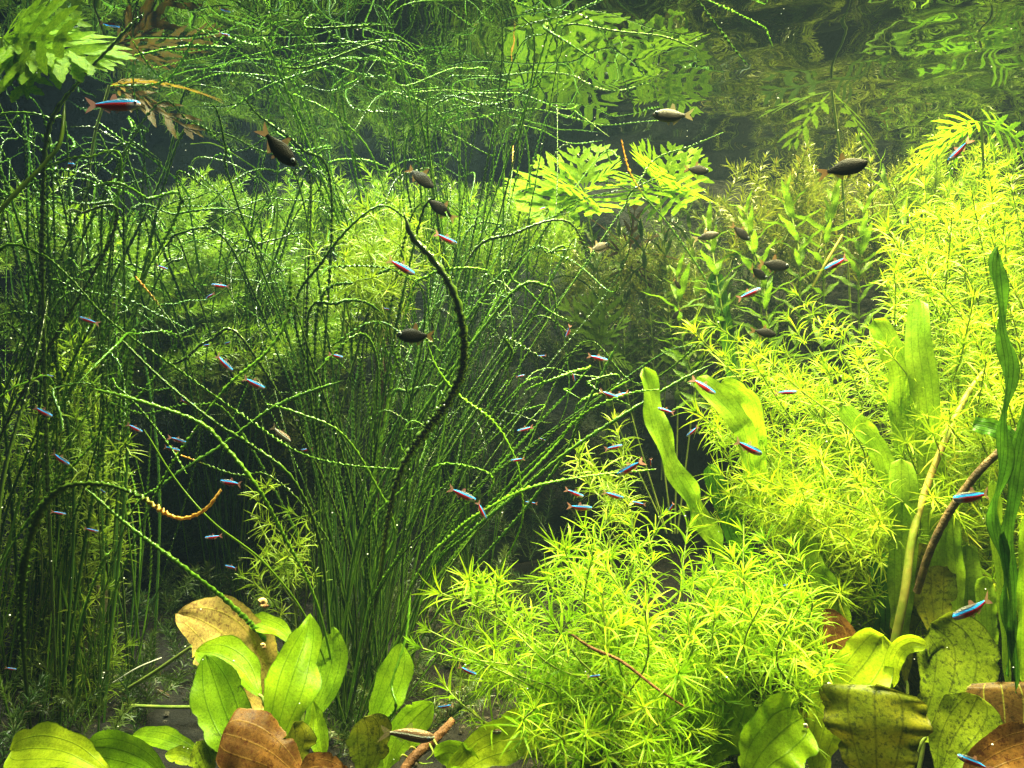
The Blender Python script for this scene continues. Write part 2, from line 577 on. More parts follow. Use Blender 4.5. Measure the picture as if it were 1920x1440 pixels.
def bush(name, label, cat, base, tips, mat='star_front', scale=1.0, t0=0.35, gap=0.028, sag=0.06, group=None):
    """a branching bunch: each stem is a part, its leaf whorls are sub-parts"""
    base = Vector(base)
    th = thing(name, label, cat, base, group)
    mid, low, top = WS[mat]
    todo = []
    for tip in tips:
        tip = Vector(tip)
        b = base + Vector((R(-.05, .05), R(-.05, .05), 0)) * 1.2
        v = tip - b
        m1 = b + v * 0.4 + Vector((R(-sag, sag), R(-sag, sag), 0.02 + abs(v.x) * 0.08))
        m2 = b + v * 0.75 + Vector((R(-sag, sag), R(-sag, sag), 0.015 + abs(v.x) * 0.10)) * 0.8
        P = catmull([b - base, m1 - base, m2 - base, tip - base], 26)
        seg = np.linalg.norm(np.diff(P, axis=0), axis=1)
        cl = np.concatenate([[0], np.cumsum(seg)])
        Ltot = cl[-1]
        mb = MB()
        mb.tube(P, np.linspace(0.0022, 0.0011, len(P)) * scale, 5)
        st = part('stem', mb.mesh('stem', M['stem']), th)
        s = max(Ltot * t0, Ltot - 0.34 * scale * R(0.9, 1.25))
        while s < Ltot + 1e-6:
            i = min(np.searchsorted(cl, s), len(P) - 1)
            i = max(i, 1)
            u = (s - cl[i - 1]) / max(seg[i - 1], 1e-9)
            p = P[i - 1] * (1 - u) + P[i] * u
            t = norm(P[i] - P[i - 1])
            rem = (Ltot - s) / scale
            if rem < gap * 0.9:
                me, sc_ = random.choice(top), R(0.85, 1.05)
                s_next = Ltot + 1
            elif rem < 0.12:
                me, sc_ = random.choice(mid), R(0.85, 1.15)
            else:
                me, sc_ = random.choice(low if random.random() < 0.6 else mid), R(0.8, 1.1)
            ax = Vector(t) + Vector((R(-.4, .4), R(-.4, .4), R(-.25, .25)))
            q = Vector((0, 0, 1)).rotation_difference(ax.normalized())
            Mx = Matrix.Translation(Vector(p)) @ q.to_matrix().to_4x4() @ Matrix.Rotation(R(0, 6.28), 4, 'Z') @ Matrix.Scale(scale * sc_, 4)
            if rem > .06 and random.random() < .16:
                s += gap * scale
                continue
            Mx = Mx @ Matrix.Scale(R(.72, 1.12), 4)
            todo.append((base.y + Mx.translation.y - (.03 if rem < .05 else 0), len(todo), me, st, Mx))
            g = gap * scale * R(0.8, 1.2)
            if rem < gap * 0.9:
                break
            s = s + g if s + g < Ltot else Ltot
    todo.sort(key=lambda q: q[:2])
    for _, _, me, st, Mx in todo[:300]:
        part('leaf_whorl', me, st, Mx)
    if len(todo) > 300:
        mb = MB()
        for _, _, me, st, Mx in todo[300:]:
            V, fc, A = WARR[me.name]
            Mn = np.array(Mx)
            mb.add(V @ Mn[:3, :3].T + Mn[:3, 3], fc, A)
        part('inner_foliage', mb.mesh('inner_foliage', M[mat]), th, kind='stuff')
    return th


def pick(n, cx, cy, rx, ry, d0, d1):
    out = []
    for _ in range(n):
        a, r = R(0, 6.283), math.sqrt(random.random())
        out.append(at(cx + rx * r * math.cos(a), cy + ry * r * math.sin(a), R(d0, d1)))
    return out


def tips(*t):
    return [at(*p) for p in t]


# front centre stargrass
bush('stargrass_bush', 'dense lime green stargrass bush filling the bottom centre foreground', 'aquatic plant', at(1180, 1500, 1.12),
     tips((822, 1110, 1.0), (880, 1085, 1.02), (905, 1075, 1.05), (800, 1180, 1.0), (790, 1215, .98), (850, 1170, 1.02), (935, 1120, 1.06),
          (1045, 1020, 1.08), (1090, 985, 1.1), (1140, 970, 1.12), (1185, 965, 1.1), (1240, 965, 1.12), (1290, 985, 1.12), (1020, 1075, 1.06),
          (1080, 1060, 1.02), (1150, 1030, 1.03), (1230, 1050, 1.02), (1330, 1040, 1.08), (830, 1280, .97), (900, 1240, .96), (960, 1180, .98)) +
     pick(58, 1120, 1190, 280, 190, .92, 1.12) + pick(24, 1150, 1370, 220, 80, .86, .98), 'star_front', 0.84, 0.3)
bush('stargrass_bush', 'lime stargrass bush in front of the brown and olive sword leaves at lower right', 'aquatic plant', at(1420, 1520, 1.1),
     tips((1540, 1255, .95), (1560, 1240, .97), (1500, 1290, .94), (1450, 1150, 1.0), (1420, 1230, .94), (1390, 1180, .97), (1480, 1200, .99)) +
     pick(26, 1390, 1220, 150, 170, .9, 1.08) + pick(26, 1420, 1070, 120, 90, 1.0, 1.15), 'star_front', 0.84, 0.3)
# right bush
bush('stargrass_bush', 'tall yellow green stargrass bush on the right with tips reaching left into dark water', 'aquatic plant', at(1760, 1330, 1.42),
     tips((1290, 610, 1.15), (1330, 600, 1.15), (1345, 655, 1.2), (1400, 660, 1.18), (1490, 545, 1.25), (1560, 600, 1.28), (1430, 690, 1.2), (1310, 775, 1.12),
          (1330, 800, 1.15), (1350, 890, 1.15), (1370, 950, 1.15), (1400, 760, 1.18), (1460, 820, 1.15), (1330, 930, 1.14), (1300, 960, 1.13), (1420, 900, 1.12)) +
     pick(64, 1530, 820, 205, 250, 1.08, 1.4) + pick(46, 1560, 1010, 190, 130, 1.04, 1.25), 'star_right', 0.78, 0.3)
bush('stargrass_bush', 'brightest yellow stargrass bush by the right edge below the rippled reflections', 'aquatic plant', at(1900, 1350, 1.6),
     tips((1660, 440, 1.45), (1700, 400, 1.45), (1735, 330, 1.45), (1770, 345, 1.45), (1690, 500, 1.4), (1660, 530, 1.35), (1800, 420, 1.45), (1870, 470, 1.4)) +
     pick(70, 1780, 660, 170, 320, 1.12, 1.55) + pick(50, 1840, 880, 110, 260, 1.05, 1.3) + pick(24, 1870, 400, 60, 120, 1.3, 1.6), 'star_right', 0.82, 0.3)
# behind, centre
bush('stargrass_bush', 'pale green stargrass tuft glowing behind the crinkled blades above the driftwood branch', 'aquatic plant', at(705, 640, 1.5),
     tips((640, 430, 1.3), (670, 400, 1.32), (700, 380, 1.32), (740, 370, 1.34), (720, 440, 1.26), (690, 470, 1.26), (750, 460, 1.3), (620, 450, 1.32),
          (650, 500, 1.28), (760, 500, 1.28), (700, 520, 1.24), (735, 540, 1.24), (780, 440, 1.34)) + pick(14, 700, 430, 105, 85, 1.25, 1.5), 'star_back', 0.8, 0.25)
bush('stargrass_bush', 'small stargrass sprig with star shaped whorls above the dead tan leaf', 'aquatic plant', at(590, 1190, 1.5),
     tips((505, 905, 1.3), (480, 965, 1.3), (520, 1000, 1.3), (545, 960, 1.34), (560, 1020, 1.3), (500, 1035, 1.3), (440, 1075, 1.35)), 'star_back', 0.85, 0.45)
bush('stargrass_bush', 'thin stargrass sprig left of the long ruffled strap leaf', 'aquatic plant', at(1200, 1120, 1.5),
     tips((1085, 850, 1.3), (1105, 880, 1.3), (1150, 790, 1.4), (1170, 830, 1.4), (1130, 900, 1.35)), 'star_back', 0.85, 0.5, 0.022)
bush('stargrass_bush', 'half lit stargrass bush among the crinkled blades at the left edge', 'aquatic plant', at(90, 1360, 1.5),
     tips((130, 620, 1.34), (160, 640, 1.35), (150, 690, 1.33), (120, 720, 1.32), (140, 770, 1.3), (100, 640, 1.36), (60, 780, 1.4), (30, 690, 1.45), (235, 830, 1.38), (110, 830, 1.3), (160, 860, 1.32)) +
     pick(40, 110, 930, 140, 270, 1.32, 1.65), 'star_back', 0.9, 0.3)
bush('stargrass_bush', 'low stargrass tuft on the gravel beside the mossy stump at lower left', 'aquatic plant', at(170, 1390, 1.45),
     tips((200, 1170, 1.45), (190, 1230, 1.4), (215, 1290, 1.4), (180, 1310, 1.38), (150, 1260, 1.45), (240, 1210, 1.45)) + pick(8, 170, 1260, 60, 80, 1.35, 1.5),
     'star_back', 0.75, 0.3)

# rear waterweed: sprigs (stem with fine leaves) as parts of each thicket


def sprig_mesh(mat, n=13, L=0.16, leaf=0.028, w=0.0016):
    mb = MB()
    bx, by = R(-.03, .03), R(-.03, .03)
    P = catmull([(0, 0, 0), (bx * .4, by * .4, L * .35), (bx, by, L * .7), (bx * 1.8, by * 1.8, L)], 16)
    T_, N, B = frames(P)
    mb.tube(P, np.linspace(.0012, .0007, 16), 4)
    for i in range(2, 16):
        k = 7 if i < 15 else 9
        for j in range(k):
            th = j * 6.283 / k + R(-.3, .3) + i
            out = N[i] * math.cos(th) + B[i] * math.sin(th)
            add_needle(mb, P[i], T_[i], out, leaf * R(.7, 1.1) * (1 if i < 14 else .8), w, R(.3, .9), R(.5, 1.1) if i < 14 else R(.2, .6), 3, random.random(), 0)
    return mb.mesh('sprig', mat)


SPR = {k: [sprig_mesh(M[k]) for _ in range(6)] for k in ('weed', 'weed_dark', 'weed_olive')}


def thicket(name, label, spots, mat, lean=(0, 0, 1), spread=0.6, smin=0.8, smax=1.2, base=None, cat='aquatic plant'):
    base = Vector(base) if base else Vector(spots[0])
    th = thing(name, label, cat, base)
    for p in spots:
        ax = (Vector(lean) + Vector((R(-spread, spread), R(-spread, spread) * .7, R(-spread, spread) * .5))).normalized()
        q = Vector((0, 0, 1)).rotation_difference(ax)
        s = R(smin, smax)
        o = Vector(p) - ax * 0.13 * s
        top = Vector(p).z
        Mx = Matrix.Translation(o - base) @ q.to_matrix().to_4x4() @ Matrix.Rotation(R(0, 6.28), 4, 'Z') @ Matrix.Scale(s, 4)
        part('sprig', random.choice(SPR[mat]), th, Mx)
    return th


thicket('waterweed_thicket', 'bright green waterweed mass just below the surface behind the central blades', pick(120, 930, 430, 140, 65, 1.8, 2.1) + pick(90, 700, 380, 160, 45, 1.9, 2.15), 'weed', (0, 0, 1), .8, base=at(900, 900, 2.0))
def mound(n, cx, cy, rx, ry, d0, d1):
    # tips along an arching dome so the mass reads as a rounded mound
    out = []
    for _ in range(n):
        u = R(-1, 1)
        h = math.sqrt(1 - u * u)
        out.append(at(cx + rx * u, cy + ry * (0.5 - h * R(.25, 1.0)), R(d0, d1)))
    return out


thicket('waterweed_thicket', 'feathery waterweed mound just under the mirror line at upper left', mound(60, 330, 440, 110, 80, 1.85, 2.1) + mound(60, 520, 410, 120, 90, 1.9, 2.15) + mound(40, 420, 470, 100, 70, 1.7, 1.85) + pick(36, 400, 372, 50, 14, 1.85, 2.0), 'weed', (.8, -.2, .45), .5, base=at(430, 900, 2.0))
thicket('waterweed_thicket', 'fine waterweed at the left edge under the lobed leaves', mound(60, 60, 430, 130, 110, 1.55, 1.8) + mound(60, 210, 500, 120, 110, 1.6, 1.9) + mound(50, 90, 590, 130, 90, 1.6, 1.9), 'weed', (.8, -.2, .4), .5, base=at(120, 900, 1.8))
thicket('waterweed_thicket', 'arching waterweed mound left of centre in half shade', mound(60, 390, 560, 110, 100, 1.7, 2.0) + mound(60, 540, 530, 110, 110, 1.7, 2.0) + mound(50, 480, 650, 130, 90, 1.65, 1.9) + mound(30, 600, 620, 70, 90, 1.6, 1.8), 'weed', (.9, -.2, .25), .45, base=at(430, 1000, 1.9))
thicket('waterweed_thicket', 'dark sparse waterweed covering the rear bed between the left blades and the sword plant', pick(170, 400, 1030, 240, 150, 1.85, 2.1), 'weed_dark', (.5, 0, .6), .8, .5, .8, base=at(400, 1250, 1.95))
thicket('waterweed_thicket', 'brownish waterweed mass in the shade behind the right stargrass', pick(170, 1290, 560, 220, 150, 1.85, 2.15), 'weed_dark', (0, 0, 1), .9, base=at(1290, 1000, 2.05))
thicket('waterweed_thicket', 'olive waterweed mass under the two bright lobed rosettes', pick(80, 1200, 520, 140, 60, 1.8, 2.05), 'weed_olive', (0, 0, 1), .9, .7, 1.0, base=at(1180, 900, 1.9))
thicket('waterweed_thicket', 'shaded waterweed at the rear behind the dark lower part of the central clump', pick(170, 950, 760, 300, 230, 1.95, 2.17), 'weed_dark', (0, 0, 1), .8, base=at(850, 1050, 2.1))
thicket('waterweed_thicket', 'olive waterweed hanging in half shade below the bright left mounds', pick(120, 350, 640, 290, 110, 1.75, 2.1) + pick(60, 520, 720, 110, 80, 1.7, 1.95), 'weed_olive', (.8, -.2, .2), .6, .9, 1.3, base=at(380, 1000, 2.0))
thicket('waterweed_thicket', 'dark feathery waterweed added to darken the rear wall behind the left blades', pick(230, 420, 770, 290, 190, 1.95, 2.2), 'weed_dark', (.7, -.2, .4), .6, .9, 1.4, base=at(420, 1050, 2.1))  # added mass that darkens the rear gaps by its colour
thicket('waterweed_thicket', 'olive waterweed reaching the mirror line above the toothed lance leaves', pick(110, 1540, 380, 170, 90, 1.8, 2.1), 'weed_olive', (0, 0, 1), .8, .9, 1.4, base=at(1660, 900, 2.0))
carpet = []
for _ in range(299):
    x, y = R(-1.0, .25), R(1.15, 2.0)
    carpet.append(Vector((x, y, FLOOR + 0.10 * min(max((y - 1.3) / 0.9, 0), 1) + R(.04, .13))))
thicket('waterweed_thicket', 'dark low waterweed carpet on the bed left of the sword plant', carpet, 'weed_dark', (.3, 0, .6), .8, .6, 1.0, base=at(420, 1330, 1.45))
thicket('waterweed_thicket', 'yellowish waterweed behind the brightest stargrass at the right edge', pick(150, 1800, 410, 150, 150, 1.75, 2.1), 'weed', (0, 0, 1), .8, .9, 1.3, base=at(1750, 900, 1.9))


# ------------------------------------------------------------------ crinkled blades
def blade_mesh(P, mat, w=0.0033, amp=0.0025, period=0.0088, smooth_to=0.25, twist=None, tip_taper=True, ref=None):
    seg = np.linalg.norm(np.diff(P, axis=0), axis=1)
    L = seg.sum()
    n = int(max(30, min(520, L / period * 4)))
    # resample evenly
    cl = np.concatenate([[0], np.cumsum(seg)])
    s = np.linspace(0, L, n)
    P = np.stack([np.interp(s, cl, P[:, k]) for k in range(3)], -1)
    T_, N, B = frames(P, ref)
    t = s / L
    tw = (R(0, 6.28) if twist is None else twist) + R(-1.5, 1.5) * t
    S = N * np.cos(tw)[:, None] + B * np.sin(tw)[:, None]
    U = -N * np.sin(tw)[:, None] + B * np.cos(tw)[:, None]
    k2 = max(4, int(L / 0.05))
    calm = np.interp(s, np.linspace(0, L, k2), np.clip(RNG.uniform(.1, 1.35, k2), .4, 1.3))
    fade = np.clip((t - smooth_to) / 0.15, 0, 1)
    ww = w * (0.8 + 0.2 * np.sin(math.pi * t)) * (0.75 + 0.4 * calm) * (np.clip((1 - t) / 0.03, 0.1, 1) if tip_taper else 1)
    kk = max(4, int(L / period / 1.6))
    jit = np.interp(s, np.linspace(0, L, kk), RNG.uniform(-2.4, 2.4, kk))
    ph = 2 * math.pi * s / period + jit
    a = amp * fade * np.interp(s, np.linspace(0, L, max(4, int(L / period))), RNG.uniform(0.35, 1.5, max(4, int(L / period)))) * calm
    Le = P - S * (ww * (1 + 0.25 * fade * np.sin(ph * 0.5)))[:, None] + U * (a * np.sin(ph))[:, None]
    Re = P + S * (ww * (1 + 0.25 * fade * np.cos(ph * 0.5)))[:, None] + U * (a * np.sin(ph + 2.1))[:, None]
    rib = P + U * (0.42 * w)
    rib2 = P - U * (0.42 * w)
    G = np.stack([Le, rib, Re, rib2], 1)
    A = np.zeros(G.shape)
    A[:, :, 0] = t[:, None]
    A[:, 0, 1] = -1
    A[:, 2, 1] = 1
    mb = MB()
    mb.grid(G, A, closed=True)
    return mb.mesh('leaf', mat)


def clampz(P):
    P[:, 2] = np.minimum(P[:, 2], SURF - 0.012 + 0.004 * np.sin(P[:, 0] * 30))
    return P


def clump(label, base, n, topf, mats, trail=(0.1, 0.35), w=(.0019, .0031), spread=.05, droop=0.5, heroes=(), smooth=.3):
    base = Vector(base)
    th = thing('crinkled_leaf_clump', label, 'aquatic plant', base)
    for i in range(n):
        b = base + Vector((R(-spread, spread) * 1.5, R(-spread, spread), R(0, .01)))
        top = topf()
        v = top - b
        m = b + v * 0.5 + Vector((-v.x * 0.14 + R(-.05, .05), R(-.05, .05), 0.03))
        pts = [b, m, top]
        h = Vector((v.x, v.y, 0))
        h = h.normalized() if h.length > 1e-3 else Vector((1, 0, 0))
        ang = R(-1.6, 1.6)
        dirv = (Matrix.Rotation(ang, 3, 'Z') @ h)
        L = R(*trail)
        if L > 0.02:
            rise = R(-.2, 1.0)
            p = top + dirv * L * .3 + Vector((R(-.03, .03), 0, (.10 + .30 * rise) * L))
            pts.append(p)
            k = R(-1.6, 1.6)
            d2 = Matrix.Rotation(k, 3, 'Z') @ dirv
            p2 = p + d2 * L * .3 + Vector((0, 0, (rise * .35 - droop * R(0, .5)) * L))
            pts.append(p2)
            d3 = Matrix.Rotation(R(-1.6, 1.6), 3, 'Z') @ d2
            pts.append(p2 + d3 * L * .25 + Vector((0, 0, R(-droop, .3) * L * .6)))
        P = clampz(catmull([p - Vector((0, 0, 0)) for p in pts], 60)) - np.array(base)
        part('leaf', blade_mesh(P, random.choice(mats), R(*w), smooth_to=smooth), th)
    for hdef in heroes:
        pts, mk, ww, sm = hdef
        P = clampz(catmull([at(*p) for p in pts], 90)) - np.array(base)
        lab = None
        if mk in ('blade_orange', 'blade_tip'):
            lab = 'dark crinkled leaf with a faded orange tip'
        if mk == 'blade_smooth':
            lab = 'pale smooth leaf stalk'
        part('leaf', blade_mesh(P, M[mk], ww, ww * .8 if mk != 'blade_smooth' else 0.0, smooth_to=sm), th, label=lab)
    return th


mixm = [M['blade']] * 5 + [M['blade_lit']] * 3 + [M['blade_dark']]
hc = [
    ([(640, 1400, 1.3), (700, 1150, 1.2), (745, 900, 1.1), (845, 745, 1.02), (870, 660, 1.0), (855, 560, .98), (815, 490, .98), (775, 445, .98), (755, 395, .98)], 'blade_dark', 0.0062, .35),
    ([(680, 1390, 1.3), (790, 1100, 1.2), (880, 985, 1.15), (960, 905, 1.12), (1040, 830, 1.1), (1100, 772, 1.1), (1180, 738, 1.1), (1235, 730, 1.1)], 'blade_lit', 0.00281, .3),
    ([(690, 1390, 1.32), (800, 1090, 1.25), (880, 1000, 1.2), (970, 925, 1.18), (1060, 850, 1.15), (1150, 790, 1.15), (1260, 722, 1.15), (1340, 680, 1.16)], 'blade', 0.00265, .3),
    ([(660, 1390, 1.3), (770, 1100, 1.2), (850, 1000, 1.15), (920, 950, 1.1), (1000, 912, 1.08), (1120, 890, 1.08), (1230, 880, 1.1)], 'blade_lit', 0.00265, .3),
    ([(690, 1390, 1.35), (820, 1150, 1.3), (980, 960, 1.25), (1060, 850, 1.22), (1085, 790, 1.2), (1120, 720, 1.2), (1160, 640, 1.2)], 'blade', 0.00281, .3),
    ([(700, 1390, 1.3), (880, 1150, 1.2), (972, 1000, 1.12), (975, 900, 1.1), (962, 850, 1.1), (925, 790, 1.1), (860, 740, 1.1), (820, 690, 1.1), (800, 640, 1.1)], 'blade_lit', 0.00281, .35),
    ([(640, 1390, 1.3), (700, 1100, 1.25), (740, 1000, 1.2), (700, 900, 1.18), (640, 812, 1.16), (560, 775, 1.15), (500, 757, 1.15)], 'blade_lit', 0.00281, .3),
    ([(640, 1390, 1.3), (620, 1200, 1.25), (600, 1020, 1.2), (550, 900, 1.15), (470, 835, 1.14), (400, 790, 1.12), (300, 708, 1.12), (215, 625, 1.12)], 'blade', 0.00281, .3),
    ([(650, 1390, 1.3), (600, 1150, 1.2), (530, 1000, 1.15), (480, 910, 1.1), (420, 835, 1.1), (370, 790, 1.1), (250, 748, 1.1), (165, 727, 1.1)], 'blade_lit', 0.00281, .3),
    ([(650, 1390, 1.3), (640, 1200, 1.25), (630, 1050, 1.2), (570, 950, 1.2), (500, 890, 1.2), (440, 890, 1.2), (330, 850, 1.2)], 'blade_tip', 0.00265, .3),
    ([(660, 1390, 1.4), (740, 1100, 1.4), (900, 800, 1.4), (960, 640, 1.4), (940, 500, 1.45), (950, 400, 1.5), (960, 320, 1.55), (962, 265, 1.6)], 'blade_tip', 0.00265, .3),
    ([(700, 1390, 1.4), (850, 1000, 1.45), (1045, 800, 1.4), (1060, 650, 1.4), (1030, 560, 1.4), (1040, 430, 1.45), (1045, 330, 1.5), (1045, 200, 1.6)], 'blade', 0.00265, .3),
    ([(690, 1390, 1.35), (800, 1130, 1.35), (960, 900, 1.4), (1050, 700, 1.45), (1110, 640, 1.45), (1200, 720, 1.4), (1330, 620, 1.3), (1330, 540, 1.3), (1260, 430, 1.3), (1210, 370, 1.3), (1180, 320, 1.3), (1165, 262, 1.3)], 'blade_tip', 0.00265, .35),
    ([(650, 1390, 1.3), (690, 1150, 1.2), (760, 1020, 1.1), (800, 900, 1.08), (830, 870, 1.08), (900, 880, 1.08), (925, 900, 1.08), (915, 930, 1.08)], 'blade_lit', 0.00265, .3),
    ([(660, 1390, 1.3), (700, 1200, 1.2), (690, 1000, 1.15), (760, 910, 1.12), (770, 870, 1.1), (750, 830, 1.1), (770, 790, 1.1), (800, 800, 1.1)], 'blade_lit', 0.00234, .3),
    ([(660, 1390, 1.3), (585, 1180, 1.2), (500, 1060, 1.15), (400, 980, 1.12), (330, 900, 1.12), (270, 805, 1.12)], 'blade_smooth', 0.00187, 1),
    ([(620, 1390, 1.3), (530, 1240, 1.2), (440, 1140, 1.15), (340, 1060, 1.1), (240, 985, 1.1), (160, 915, 1.1)], 'blade_lit', 0.00328, .3),
    ([(650, 1390, 1.3), (735, 1340, 1.0), (735, 1280, 1.0), (760, 1200, 1.02), (770, 1110, 1.05)], 'blade_lit', 0.00218, .1),
]


def topc():
    x = random.gauss(770, 190)
    return at(min(max(x, 440), 1180), R(300, 850), R(1.2, 1.8))


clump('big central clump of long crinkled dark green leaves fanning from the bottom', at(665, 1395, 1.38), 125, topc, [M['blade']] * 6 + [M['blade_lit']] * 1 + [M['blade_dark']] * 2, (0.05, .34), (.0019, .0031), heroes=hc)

hl = [
    ([(60, 1400, 1.3), (40, 1150, 1.15), (60, 1000, 1.05), (110, 920, 1.0), (190, 908, 1.0), (260, 930, .99), (310, 962, .98), (345, 972, .98), (385, 955, .98), (415, 918, .98)], 'blade_orange', 0.0050, .2),
    ([(30, 1400, 1.3), (-60, 1000, 1.2), (-60, 600, 1.1), (0, 468, 1.05), (75, 476, 1.05), (130, 520, 1.05), (210, 605, 1.06), (330, 690, 1.08), (470, 790, 1.1), (560, 848, 1.1), (650, 872, 1.1), (760, 880, 1.12)], 'blade_lit', 0.00281, .42),
    ([(120, 1400, 1.3), (200, 1150, 1.25), (290, 930, 1.2), (370, 800, 1.15), (430, 720, 1.13), (500, 660, 1.12), (540, 590, 1.12), (545, 490, 1.12)], 'blade_lit', 0.00328, .3),
    ([(120, 1400, 1.3), (230, 1000, 1.25), (310, 905, 1.2), (420, 832, 1.2), (500, 772, 1.18), (560, 742, 1.18), (645, 713, 1.18)], 'blade', 0.00296, .3),
    ([(110, 1400, 1.35), (90, 900, 1.2), (82, 600, 1.15), (80, 400, 1.12), (92, 240, 1.12), (150, 150, 1.12), (215, 80, 1.12), (262, 30, 1.12), (268, 34, 1.12)], 'blade_dark', 0.00312, .3),
    ([(-60, 1000, 1.2), (-60, 480, 1.1), (0, 395, 1.08), (85, 305, 1.08), (113, 265, 1.08), (122, 190, 1.1)], 'blade_smooth', 0.00312, 1),
    ([(200, 1400, 1.4), (330, 1000, 1.3), (375, 800, 1.25), (345, 650, 1.2), (300, 575, 1.2), (254, 518, 1.2)], 'blade_tip', 0.00250, .3),
    ([(130, 1380, 1.4), (150, 1180, 1.3), (190, 1060, 1.2), (212, 1030, 1.2)], 'blade_lit', 0.00312, .6),
    ([(100, 1400, 1.4), (180, 900, 1.3), (250, 620, 1.3), (235, 780, 1.3), (230, 700, 1.2)], 'blade_lit', 0.00281, .3),
    ([(-30, 1400, 1.1), (-10, 1100, 1.0), (5, 900, 1.0), (60, 700, 1.05), (90, 560, 1.1)], 'blade_dark', 0.00390, .6),
]


def topl():
    return at(random.choice((R(-60, 330), R(0, 240))), R(230, 780), R(1.15, 1.75))


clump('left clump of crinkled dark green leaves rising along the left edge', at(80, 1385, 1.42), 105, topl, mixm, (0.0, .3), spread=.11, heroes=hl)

hr = [
    ([(440, 1150, 1.9), (480, 800, 1.7), (460, 500, 1.5), (520, 330, 1.4), (500, 250, 1.35), (515, 170, 1.33), (555, 90, 1.25), (583, 25, 1.2), (588, 8, 1.2)], 'blade_lit', 0.00265, .1),
    ([(440, 1150, 1.9), (480, 700, 1.7), (520, 400, 1.6), (490, 330, 1.5), (455, 300, 1.45), (400, 270, 1.45), (357, 270, 1.45)], 'blade_smooth', 0.00218, 1),
    ([(400, 1150, 1.9), (330, 700, 1.7), (270, 300, 1.45), (250, 120, 1.35), (290, 84, 1.33), (350, 78, 1.32), (420, 62, 1.31), (455, 22, 1.3)], 'blade_lit', 0.00281, .1),
    ([(440, 1150, 1.9), (400, 700, 1.8), (360, 420, 1.7), (350, 360, 1.6), (300, 310, 1.5), (240, 270, 1.45), (180, 225, 1.45)], 'blade_lit', 0.00265, .1),
]
clump('slender rear clump of upright crinkled leaves in the dark water left of centre', at(430, 1180, 1.95), 34, lambda: at(R(210, 600), R(280, 620), R(1.5, 1.95)), mixm, (0.1, .35), heroes=hr)


def tops():
    d = R(1.2, 1.75)
    p = at(R(500, 1060), 400, d)
    p.z = SURF - R(.01, .16)
    return p


clump('rear clump whose crinkled leaves tangle and trail under the surface at top centre', at(860, 1150, 2.0), 48, tops, [M['blade']] * 2 + [M['blade_lit']] * 3, (0.2, .55), (.0015, .0023), droop=.55, smooth=.1)


# ------------------------------------------------------------------ broad leaves
def sword_mesh(P, hw, mat, roll=0.0, cup=0.25, wave=0.08, waves=3.0, prof=(0.75, 0.9), cut=None, edge=0.05, ref=None, nu=52, nv=13):
    """P tip -> base; hw half width in metres"""
    seg = np.linalg.norm(np.diff(P, axis=0), axis=1)
    cl = np.concatenate([[0], np.cumsum(seg)])
    s = np.linspace(0, cl[-1], nu)
    P = np.stack([np.interp(s, cl, P[:, k]) for k in range(3)], -1)
    T_ = norm(np.gradient(P, axis=0))
    view = norm(P.mean(0))
    if ref is not None:
        view = norm(np.array(ref, float))
    S = norm(np.cross(T_, view))
    U = np.cross(S, T_)          # towards or away from the viewer
    c, sn = math.cos(roll), math.sin(roll)
    S, U = S * c + U * sn, U * c - S * sn
    if np.dot(U.mean(0), view) > 0:
        U = -U
    t = np.linspace(0, 1, nu)
    w = np.sin(math.pi * np.clip(t, 0.0, 1) ** prof[0]) ** prof[1]
    if cut:
        w = np.where(t < cut, np.maximum(w, np.sqrt(np.clip(t / cut, 0, 1)) * np.interp(cut, t, w) * 1.0), w)
    w = np.maximum(w, 0.02) * hw
    v = np.linspace(-1, 1, nv)
    ph = R(0, 6.28)
    nick = {}
    for sg in (-1, 1):
        q = np.zeros(nu)
        for _ in range(random.choice((0, 1, 2, 3))):
            q += R(.05, .22) * np.exp(-((t - R(.1, .9)) / R(.012, .03)) ** 2)
        nick[sg] = 1 - np.minimum(q, .4) + .012 * RNG.standard_normal(nu)
    G = np.zeros((nu, nv, 3))
    A = np.zeros((nu, nv, 3))
    for j, vv in enumerate(v):
        ed = 1 + edge * np.sin(t * 17 + ph + (1.5 if vv > 0 else 0)) * abs(vv) ** 3
        ed = ed * (1 + (nick[1 if vv > 0 else -1] - 1) * abs(vv) ** 6)
        off = cup * vv * vv * w + wave * hw * abs(vv) ** 2 * np.sin(t * waves * 6.28 + ph + (1.3 if vv > 0 else 0))
        # a shallow groove along the midrib
        off -= 0.05 * hw * math.exp(-(vv / .12) ** 2)
        G[:, j] = P + S * (vv * w * ed)[:, None] + U * off[:, None]
        A[:, j, 0] = t
        A[:, j, 1] = vv
    mb = MB()
    mb.grid(G, A)
    return mb.mesh('leaf', mat)


def rosette(name, label, cat, base, leaves, petiole=True):
    """leaves: (pixel path tip->base with depth, half width px, material, options, label)"""
    base = Vector(base)
    th = thing(name, label, cat, base)
    for lf in leaves:
        pts, hw, mk = lf[:3]
        opt = dict(lf[3]) if len(lf) > 3 else {}
        lab = lf[4] if len(lf) > 4 else None
        pet = opt.pop('pet', True)
        W3 = [at(*p) for p in pts]
        P = catmull(W3, 50) - np.array(base)
        dm = sum(p[2] for p in pts) / len(pts)
        opt.setdefault('ref', sum(W3, Vector()) / len(W3))
        l = part('leaf', sword_mesh(P, hw * dm / F, M[mk], **opt), th, label=lab)
        if pet and petiole:
            e = P[-1]
            tdir = norm(P[-1] - P[-4])
            pp = catmull([P[-3], e + tdir * 0.01, e * 0.45 + tdir * 0.03, np.zeros(3)], 14)
            mb = MB()
            mb.tube(pp, np.linspace(0.0022, 0.0035, 14), 6)
            part('petiole', mb.mesh('petiole', M['stem']), l)
    return th


